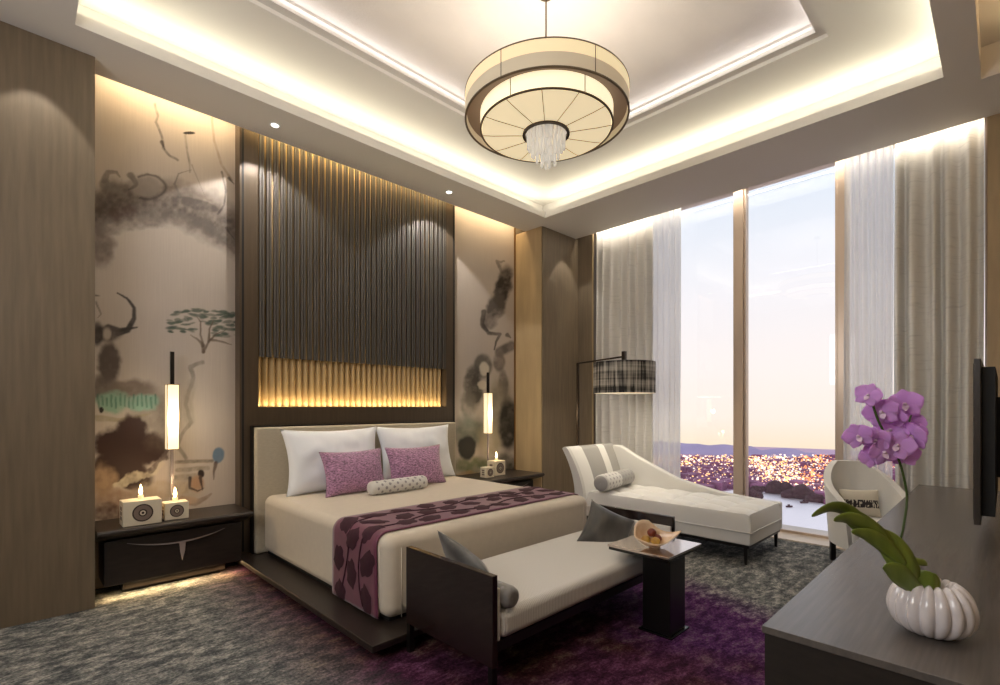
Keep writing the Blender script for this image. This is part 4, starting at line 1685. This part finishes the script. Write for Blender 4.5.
# ================================================================== TELEVISION
tv = thing('television', 'thin black television on the wall above the desk, seen edge on', 'television', (3.7, .0, .92))
MB().box(3.06, 4.36, .075, .098, .925, 1.665).build('bezel', mat('tv_edge', (52, 46, 42), .3), tv, world=True, bevel=.003)
MB().box(3.08, 4.34, .098, .100, .945, 1.645).build('screen', M_BLACK, tv, world=True)
MB().box(3.12, 4.30, .03, .0745, .96, 1.63).build('back_housing', M_BLACKM, tv, world=True)
MB().box(3.5, 3.9, YT + .001, .0295, 1.1, 1.5).build('wall_bracket', M_BLACKM, tv, world=True)

# ================================================================== ORCHID
_p = Vector(ray(931, 634))
PC = (1.425 * _p.x, 1.425 * _p.y)
pot = thing('planter', 'pearly white ribbed pumpkin-shaped planter on the near end of the desk', 'planter', (PC[0], PC[1], DZ + .001))
mb = MB()
ribs = 17
prof = []
for i in range(25):
    t = i / 24
    a = -PI / 2 * .86 + t * (PI / 2 * .86 + PI / 2 * .66)
    prof.append((.099 * math.cos(a) ** .72, .075 + .074 * math.sin(a)))
prof = [(.0005, prof[0][1])] + prof
# lip goes inward
tz = prof[-1][1]
prof += [(prof[-1][0] - .010, tz + .001), (prof[-1][0] - .018, tz - .008), (prof[-1][0] - .016, tz - .03), (prof[-1][0] - .0, tz - .055)]


def ribf(a, z):
    c = abs(math.sin(a * ribs / 2))
    return 1 + .13 * (c ** .7 - .75)


mb.lathe(prof, 17 * 12, fn=ribf)
mb.v = [(x, y, z + (.014 * abs(math.sin(math.atan2(y, x) * ribs / 2)) ** .6 * max(0, min(1, (z - .09) / .05)))) for (x, y, z) in mb.v]
zmin = min(p[2] for p in mb.v)
mb.v = [(x, y, z - zmin) for (x, y, z) in mb.v]
mb.build('body', M_CERAM, pot, smooth=True)
mb = MB()
mb.lathe([(.0005, .092), (.03, .094), (.048, .088)], 30)
mb.build('soil', M_SOIL, pot, smooth=True)

orc = thing('orchid', 'purple orchid with arching flower spray and broad leaves in the white planter', 'orchid', (PC[0] - .0, PC[1], DZ + .10))
XD = PC[0]


def PO(u, v, dx=0):
    # a point of the plant: pixel on the plane through the pot square to the view
    dep = PC[0] * CC + PC[1] * SS + dx
    return atD(u, v, dep)


mb = MB()
stem = [PO(922, 596), PO(899, 556, .02), PO(903, 530, .02), PO(907, 500, .02), PO(904, 478, .01), PO(898, 458), PO(888, 440), PO(878, 420), PO(872, 402)]
# smooth
sm = []
for i in range(len(stem) - 1):
    for q in range(4):
        p0, p1, p2, p3 = stem[max(i - 1, 0)], stem[i], stem[i + 1], stem[min(i + 2, len(stem) - 1)]
        t = q / 4
        sm.append(.5 * ((2 * p1) + (p2 - p0) * t + (2 * p0 - 5 * p1 + 4 * p2 - p3) * t * t + (3 * p1 - p0 - 3 * p2 + p3) * t ** 3))
sm.append(stem[-1])
mb.tube(sm, .0032, 8)
mb.tube([PO(898, 458), PO(905, 435, .01), PO(912, 412, .02)], .0024, 8)
mb.build('stem', M_STEM, orc, world=True, smooth=True)


def leaf_blade(pts, wd, seed=0, fold=.25, name='leaf'):
    pts = [Vector(p) for p in pts]
    cs = []
    for i in range(len(pts) - 1):
        for q in range(5):
            p0, p1, p2, p3 = pts[max(i - 1, 0)], pts[i], pts[i + 1], pts[min(i + 2, len(pts) - 1)]
            t = q / 5
            cs.append(.5 * ((2 * p1) + (p2 - p0) * t + (2 * p0 - 5 * p1 + 4 * p2 - p3) * t * t + (3 * p1 - p0 - 3 * p2 + p3) * t ** 3))
    cs.append(pts[-1])
    n = len(cs)
    vw = Vector((CC, SS, 0))
    mb = MB()
    rows = []
    for i, p in enumerate(cs):
        t = i / (n - 1)
        tg = (cs[min(i + 1, n - 1)] - cs[max(i - 1, 0)]).normalized()
        side = tg.cross(vw).normalized()
        nr = side.cross(tg).normalized()
        side = (side + nr * .55).normalized()
        w2 = wd * 1.35 * (math.sin(PI * min(1, (t * .93 + .05))) ** .65)
        row = []
        for k_ in (-1, -.5, 0, .5, 1):
            row.append(p + side * w2 * k_ + nr * fold * w2 * abs(k_))
        rows.append(row)
    vs = [q for r in rows for q in r]
    fs = [(i * 5 + j, (i + 1) * 5 + j, (i + 1) * 5 + j + 1, i * 5 + j + 1) for i in range(n - 1) for j in range(4)]
    mb.add(vs, fs)
    return mb.build(name, M_OLEAF, orc, world=True, smooth=True, solid=.0022)


leaf_blade([PO(868, 524, -.02), PO(850, 511, -.03), PO(832, 507, -.05), PO(812, 516, -.06)], .014)
leaf_blade([PO(899, 560, -.01), PO(880, 538, -.02), PO(858, 520, -.02), PO(843, 508, -.02)], .022)
leaf_blade([PO(888, 545, -.03), PO(872, 528, -.04), PO(850, 518, -.05), PO(834, 520, -.05)], .016)
leaf_blade([PO(905, 565, -.02), PO(888, 548, -.03), PO(870, 535, -.04), PO(852, 531, -.04)], .016)
leaf_blade([PO(915, 588, -.01), PO(906, 566, -.02), PO(892, 544, -.02), PO(878, 530, -.01)], .026)
leaf_blade([PO(922, 594, -.02), PO(908, 582, -.03), PO(896, 570, -.04), PO(884, 566, -.04)], .020)
leaf_blade([PO(918, 592, 0), PO(912, 575, .01), PO(904, 560, .01), PO(897, 552, .01)], .022)
leaf_blade([PO(900, 552, .01), PO(912, 560, .03), PO(925, 563, .04), PO(927, 563, .05)], .008)
leaf_blade([PO(929, 600, -.03), PO(926, 588, -.03), PO(927, 578, -.03), PO(928, 571, -.03)], .022)
leaf_blade([PO(936, 598, -.01), PO(934, 588, -.01), PO(934, 580, -.01), PO(933, 573, -.01)], .013)
mb = MB().tube([PO(924, 600), PO(914, 585), PO(900, 562, -.01), PO(880, 540, -.02), PO(866, 524, -.02)], [.007, .007, .006, .005, .004], 8)
mb.build('cane', M_STEM, orc, world=True, smooth=True)


def petal_mb(mb, M_, ln, wd, ang, cup=.25, mi=0, base=.08):
    n, w_ = 8, 5
    vs = []
    for i in range(n + 1):
        t = i / n
        ww = wd * (math.sin(PI * min(1, t * .86 + base)) ** .7)
        for j in range(w_):
            k_ = (j / (w_ - 1) * 2 - 1)
            x = k_ * ww
            y = ln * t * (1 - .08 * k_ * k_)
            z = cup * ln * (t * t) * .6 - .18 * ww * k_ * k_ + .05 * ln * math.sin(t * 7 + k_ * 3) * t
            p = Vector((x, y, z))
            p.rotate(Matrix.Rotation(ang, 3, 'Z'))
            vs.append(M_ @ p)
    fs = [(i * w_ + j, (i + 1) * w_ + j, (i + 1) * w_ + j + 1, i * w_ + j + 1) for i in range(n) for j in range(w_ - 1)]
    mb.add(vs, fs, mi)


flw = [(868, 395, 12, 0, 1), (881, 412, 15, 0, 0), (905, 404, 15, .02, 0), (858, 436, 13, -.01, 1), (876, 440, 13, 0, 0), (890, 430, 15, .02, 0), (911, 422, 13, .03, 0),
       (912, 436, 15, -.01, 0), (897, 445, 15, -.02, 0), (884, 452, 14, -.01, 0), (904, 454, 13, 0, 0), (872, 456, 12, .01, 0), (917, 430, 11, .01, 1), (893, 417, 12, .0, 1)]
rnd = random.Random(12)
for (u, v, r, dx, side) in flw:
    p = PO(u, v, dx)
    sc_ = r / FPX * 1.46 * 1.05
    # face the viewer roughly, each turned its own way
    d = -Vector(ray(u, v)).normalized()
    d = (d + Vector((rnd.uniform(-.6, .6), rnd.uniform(-.6, .6), rnd.uniform(-.4, .3))) * (1.3 if side else .8)).normalized()
    q = d.to_track_quat('Z', 'Y').to_matrix() @ Matrix.Rotation(rnd.uniform(-.5, .5), 3, 'Z')
    mb = MB()
    for ang, ln, wd in ((R(75), 1.0, .62), (R(-75), 1.0, .62)):
        petal_mb(mb, q, ln * sc_, wd * sc_, ang, .18)
    back = Matrix.Identity(3)
    for ang, ln, wd in ((0, .95, .42), (R(140), .95, .40), (R(-140), .95, .40)):
        petal_mb(mb, q, ln * sc_, wd * sc_, ang, .05)
    mb.v = [tuple(Vector(x) + p) for x in mb.v]
    fo = mb.build('flower', M_PETAL, orc, world=True, smooth=True, solid=.0012)
    lb = MB()
    lb.sphere((0, 0, 0), .11 * sc_, 10, sc=(1, 1, 1.2))
    petal_mb(lb, Matrix.Identity(3), .42 * sc_, .18 * sc_, R(180), .9)
    lb.v = [tuple(q @ Vector(x) + p + d * .06 * sc_) for x in lb.v]
    lb.build('flower_lip', M_LIP, fo, world=True, smooth=True)

# ================================================================== CHANDELIER
CX, CY = 2.733, 2.305
cd = thing('chandelier', 'round double drum chandelier with pleated cream diffuser and crystal drops under the ceiling', 'chandelier', (CX, CY, 3.43))
RO, RI = .578, .470


def ring_mb(r0, r1, z0, z1, n=96):
    return MB().lathe([(r0, z0), (r1, z0), (r1, z1), (r0, z1)], n, (CX, CY), closed=True)


ring_mb(RO - .008, RO, 3.585, 3.665).build('outer_shade', M_CHROUT, cd, world=True, smooth='auto')
ring_mb(RO - .008, RO, 3.497, 3.585).build('outer_shade_dimmed', mat('chandelier_fabric_dimmed', (214, 202, 180), .6, emit=(255, 234, 200), estr=.10), cd, world=True, smooth='auto')  # same drum fabric, coloured dimmer where the inner plate blocks the light
mb = ring_mb(RO - .010, RO + .003, 3.490, 3.498)
mb2 = ring_mb(RO - .010, RO + .003, 3.663, 3.670)
mb.add(mb2.v, mb2.f)
mb.build('outer_rim', M_RIM, cd, world=True, smooth='auto')
ring_mb(RI, RO - .012, 3.545, 3.555).build('plate', M_CHRPLATE, cd, world=True, smooth='auto')
ring_mb(RI - .008, RI, 3.435, 3.62).build('inner_shade', M_CHRIN, cd, world=True, smooth='auto')
ring_mb(RI - .010, RI + .003, 3.429, 3.437).build('inner_rim', M_RIM, cd, world=True, smooth='auto')
mb = MB()
mb.lathe([(.165, 3.405), (.26, 3.412), (.38, 3.42), (RI - .012, 3.43), (RI - .012, 3.436), (.165, 3.412)], 96, (CX, CY), closed=True)
mb.build('diffuser', M_CHRDISC, cd, world=True, smooth='auto')
mb = MB()
for i in range(12):
    a = 2 * PI * i / 12 + .12
    mb.tube([(CX + r * math.cos(a), CY + r * math.sin(a), z) for r, z in ((.166, 3.404), (.26, 3.411), (.38, 3.419), (RI - .012, 3.429))], .0022, 6)
mb.build('diffuser_ribs', M_RIM, cd, world=True, smooth=True)
for i in range(6):
    a = 2 * PI * i / 6 + .2
    for r in (RO + .001, RI + .001):
        z0, z1 = (3.499, 3.664) if r > .5 else (3.437, 3.545)
        c = (CX + r * math.cos(a), CY + r * math.sin(a))
        MB().box(c[0] - .0018, c[0] + .0018, c[1] - .0018, c[1] + .0018, z0, z1).build('seam', M_RIM, cd, world=True)
ring_mb(.148, .168, 3.392, 3.414, 64).build('crystal_ring', M_STEEL, cd, world=True, smooth='auto')
mb = MB().lathe([(.0005, 3.45), (.15, 3.45), (.15, 3.44), (.0005, 3.44)], 40, (CX, CY))
mb.build('crystal_plate', M_MIRROR, cd, world=True)
MB().lathe([(.0005, 3.40), (.018, 3.405), (.012, 3.44), (.0005, 3.44)], 16, (CX, CY)).build('finial', M_RIM, cd, world=True, smooth=True)
mb = MB().tube([(CX, CY, 3.67), (CX, CY, 4.40)], .006, 10)
mb.tube([(CX, CY, 3.44), (CX, CY, 3.68)], .016, 10)
for i in range(3):
    a = 2 * PI * i / 3
    mb.tube([(CX, CY, 3.665), (CX + (RO - .01) * math.cos(a), CY + (RO - .01) * math.sin(a), 3.665)], .006, 8)
mb.build('rod', M_RIM, cd, world=True, smooth='auto')
MB().lathe([(.0005, 4.385), (.05, 4.39), (.05, 4.419), (.0005, 4.419)], 32, (CX, CY)).build('canopy', M_RIM, cd, world=True, smooth='auto')
# crystals : each one its own part
rnd = random.Random(3)
proto = {}
for ringr, nn, ln in ((.13, 18, .13), (.10, 14, .19), (.065, 10, .23), (.028, 5, .26)):
    for i in range(nn):
        a = 2 * PI * i / nn + rnd.uniform(-.1, .1)
        L_ = ln * rnd.uniform(.85, 1.1)
        z1 = 3.435
        x, y = CX + ringr * math.cos(a), CY + ringr * math.sin(a)
        key = round(L_, 2)
        if key not in proto:
            mb = MB()
            mb.lathe([(.0005, -key - .012), (.0105, -key), (.0105, -.012), (.0005, 0)], 6)
            proto[key] = mb.build('crystal', M_CRYSTAL, cd)
            o = proto[key]
        else:
            o = proto[key].copy()
            COL.objects.link(o)
            o.parent = cd
        o.location = (x - CX, y - CY, z1 - 3.43)
point('chandelier_bulb', (CX + .30, CY, 3.60), 5, (1, .86, .62), .12)
area('chandelier_uplight', (CX, CY, 3.70), (1.1, 1.1), 8, (1, .98, .95), up=True)

# downlight fixtures in the soffit
DLAB = ['round recessed downlight glowing above the left part of the slatted panel', 'round recessed downlight glowing above the right part of the slatted panel',
        'recessed downlight in the soffit over the left timber wall', 'recessed downlight in the soffit by the right timber column']
for (x, y), lb in zip(DL[:2], DLAB):
    t = thing('downlight', lb, 'downlight', (x, y, ZS - .0005), 0, 'ceiling downlights')
    MB().lathe([(.030, 0), (.045, 0), (.045, -.006), (.030, -.004)], 32, closed=True).build('trim_ring', M_WHITE, t, smooth='auto')
    MB().lathe([(.0005, -.001), (.030, -.001), (.030, -.003), (.0005, -.003)], 24).build('lens', M_LED, t)

# ================================================================== OUTSIDE
GZ = -110.0
EY = EYE


def gp(u, v, z=GZ):
    d = ray(u, v)
    t = (z - EYE) / d[2]
    return Vector((t * d[0], t * d[1], z))


M_CITYG = mat('city_ground', (176, 132, 156), .9, noise=.35, nscale=.02, coord='Object')
M_MOUNT = mat('haze_tinted_hill', (178, 158, 190), 1, noise=.1, nscale=.01)  # mauve haze put into the base colour of the hills
M_WATER = mat('calm_river', (255, 246, 246), .5, metal=1)
M_BLD = mat('plum_city_block', (158, 100, 132), .9, noise=.4, nscale=.05)
M_TREE = mat('dark_tree_crown', (86, 58, 62), .95, noise=.3, nscale=.3)
M_LA = mat('city_lamp_warm', (255, 200, 130), .5, emit=(255, 196, 128), estr=1.6)
M_LB = mat('city_lamp_white', (255, 236, 220), .5, emit=(255, 230, 214), estr=1.4)
M_LC = mat('city_lamp_orange', (255, 150, 80), .5, emit=(255, 150, 84), estr=1.4)
# ground
tag(MB().grid(lambda u, v: ((40 + 1280 * u) * math.cos(-.5 + 1.8 * v), (40 + 1280 * u) * math.sin(-.5 + 1.8 * v), GZ), 8, 40).build('city_ground', M_CITYG), 'plum-coloured city plain seen far below through the window', 'ground', kind='structure')
# river: far bank drawn from the photograph's shoreline, near bank below the window
sh = [(560, 500), (620, 500), (680, 497), (742, 489), (760, 492), (780, 493), (800, 498), (818, 502), (830, 506), (860, 509), (905, 514), (960, 518)]
top = [gp(u, v, GZ + .6) for u, v in sh]
bot = [Vector((p.x * .30, p.y * .30, GZ + .6)) for p in top]
mb = MB()
n = len(sh)
mb.add(top + bot, [(i, i + 1, n + i + 1, n + i) for i in range(n - 1)])
tag(mb.build('river', M_WATER), 'pale river reflecting the evening sky below the window', 'river', kind='structure')
# hills
rnd = random.Random(4)


def hills(name, dist, pts, base_v, label, m):
    mb = MB()
    us = np.linspace(560, 960, 120)
    vs = []
    N = 120
    for i, u in enumerate(us):
        vv = np.interp(u, [p[0] for p in pts], [p[1] for p in pts]) + 1.2 * (mnoise.noise(Vector((u * .06, 3, dist))))
        d = ray(u, 400)
        l = math.hypot(d[0], d[1])
        f_ = dist / l
        H_ = (HZ - vv) / FPX
        zt = EYE + H_ * (dist / l)
        x, y = d[0] * dist / l, d[1] * dist / l
        k0 = .93
        vs += [(x * k0, y * k0, GZ), (x * .97, y * .97, GZ + (zt - GZ) * .6), (x, y, zt), (x * 1.06, y * 1.06, GZ)]
    fs = [(i * 4 + j, (i + 1) * 4 + j, (i + 1) * 4 + j + 1, i * 4 + j + 1) for i in range(N - 1) for j in range(3)]
    mb.add(vs, fs)
    tag(mb.build(name, m, smooth=True), label, 'hills', kind='structure')


hills('hills', 1350, [(560, 443), (660, 442), (680, 443), (700, 444), (725, 445), (745, 446), (752, 446), (762, 450), (785, 448), (800, 450), (808, 455), (820, 458), (835, 459), (960, 459)], 460, 'low mauve hills on the horizon behind the city', M_MOUNT)
M_MOUNT2 = mat('haze_tinted_far_hill', (214, 176, 196), 1)  # paler distance haze put into the base colour
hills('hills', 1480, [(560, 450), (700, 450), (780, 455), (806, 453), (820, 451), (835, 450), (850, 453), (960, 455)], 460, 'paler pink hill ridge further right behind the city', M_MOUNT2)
# buildings & lamps
bl = MB()
L3 = [MB(), MB(), MB()]


def in_water(p):
    # compare in image space with the shoreline
    d = p.x * CC + p.y * SS
    u = 500 + FPX * (p.x * SS - p.y * CC) / d
    v = HZ - FPX * (p.z - EYE) / d
    return v > np.interp(u, [q[0] for q in sh], [q[1] for q in sh]) - 2.0


for i in range(2600):
    u, v = rnd.uniform(600, 900), 461 + 50 * rnd.random() ** 1.25
    p = gp(u, v)
    if in_water(p):
        continue
    s_ = rnd.uniform(4, 11)
    h = rnd.uniform(3, 10) * (1.5 if rnd.random() < .1 else 1)
    bl.box(p.x - s_, p.x + s_, p.y - s_ * .8, p.y + s_ * .8, GZ, GZ + h)
for i in range(12000):
    u = rnd.uniform(600, 900)
    v = 461 + 48 * rnd.random() ** 1.1
    hot = math.exp(-((u - 790) / 26) ** 2 - ((v - 484) / 9) ** 2) + .7 * math.exp(-((u - 765) / 22) ** 2 - ((v - 470) / 8) ** 2) + .5 * math.exp(-((v - 464) / 6) ** 2)
    if rnd.random() > .22 + hot:
        continue
    p = gp(u, v)
    if in_water(p):
        continue
    d = p.length
    s_ = d / FPX * rnd.choice((.2, .28, .36, .55))
    z = GZ + rnd.uniform(6, 13)
    k_ = 2 if u > 800 and rnd.random() < .4 else (0 if rnd.random() < .5 else 1)
    L3[k_].box(p.x - s_, p.x + s_, p.y - s_, p.y + s_, z, z + 2 * s_ * .8)
tag(bl.build('city_buildings', M_BLD), 'mass of low plum-coloured city buildings beyond the river', 'buildings', kind='stuff')
for q, (mm_, lb) in enumerate(((M_LA, 'scatter of warm golden city lights beyond the river'), (M_LB, 'scatter of pale white city lights beyond the river'), (M_LC, 'scatter of orange city lights at the right of the view'))):
    tag(L3[q].build('city_lights', mm_), lb, 'city lights', kind='stuff')


def clump(u, v, r, ln, label, seed):
    p = gp(u, v)
    rn = random.Random(seed)
    mb = MB()
    sc_ = p.length / FPX
    view = Vector((-p.y, p.x, 0)).normalized()
    for i in range(26):
        a = rn.uniform(-1, 1)
        rr_ = r * sc_ * rn.uniform(.3, .55)
        c = p + view * a * ln * sc_ + Vector((0, 0, rn.uniform(.2, 1.0) * r * sc_ * (1 - a * a * .6)))
        mb.sphere(c, rr_, 10, sc=(1, 1, .9))
    o = mb.build('tree_clump', M_TREE, smooth=True)
    for vtx in o.data.vertices:
        vtx.co += vtx.normal * mnoise.noise(vtx.co * .12) * 2.5
    tag(o, label, 'trees', 'dark trees on the river bank')


clump(778, 494, 9, 9, 'round dark tree clump on the far river bank, left of the brightest lights', 1)
clump(799, 499, 9, 9, 'round dark tree clump on the far river bank, right of the brightest lights', 2)
clump(762, 493, 5, 12, 'low dark thicket on the far bank beside the window mullion', 3)
clump(820, 503, 6, 9, 'low dark thicket on the far bank towards the armchair', 4)
clump(749, 498, 7, 8, 'dark wooded islet in the river beside the window mullion', 5)
for (u, v, r, lb) in ((789, 507, 1.1, 'small dark boat at the left of the two on the river'), (804, 503, 1.4, 'small dark boat at the right of the two on the river')):
    p = gp(u, v, GZ + .7)
    k_ = p.length / FPX
    mb = MB()
    mb.prism([(-2.2 * k_ * r, 0), (2.2 * k_ * r, 0), (2.8 * k_ * r, 1.0 * k_ * r), (-2.4 * k_ * r, 1.0 * k_ * r)], 'y', -k_ * .7, k_ * .7)
    mb.box(-k_, k_ * .6, -k_ * .5, k_ * .5, k_ * r, 2 * k_ * r)
    o = mb.build('boat', M_TREE)
    o.location = p
    o.rotation_euler = (0, 0, R(-40))
    tag(o, lb, 'boat')
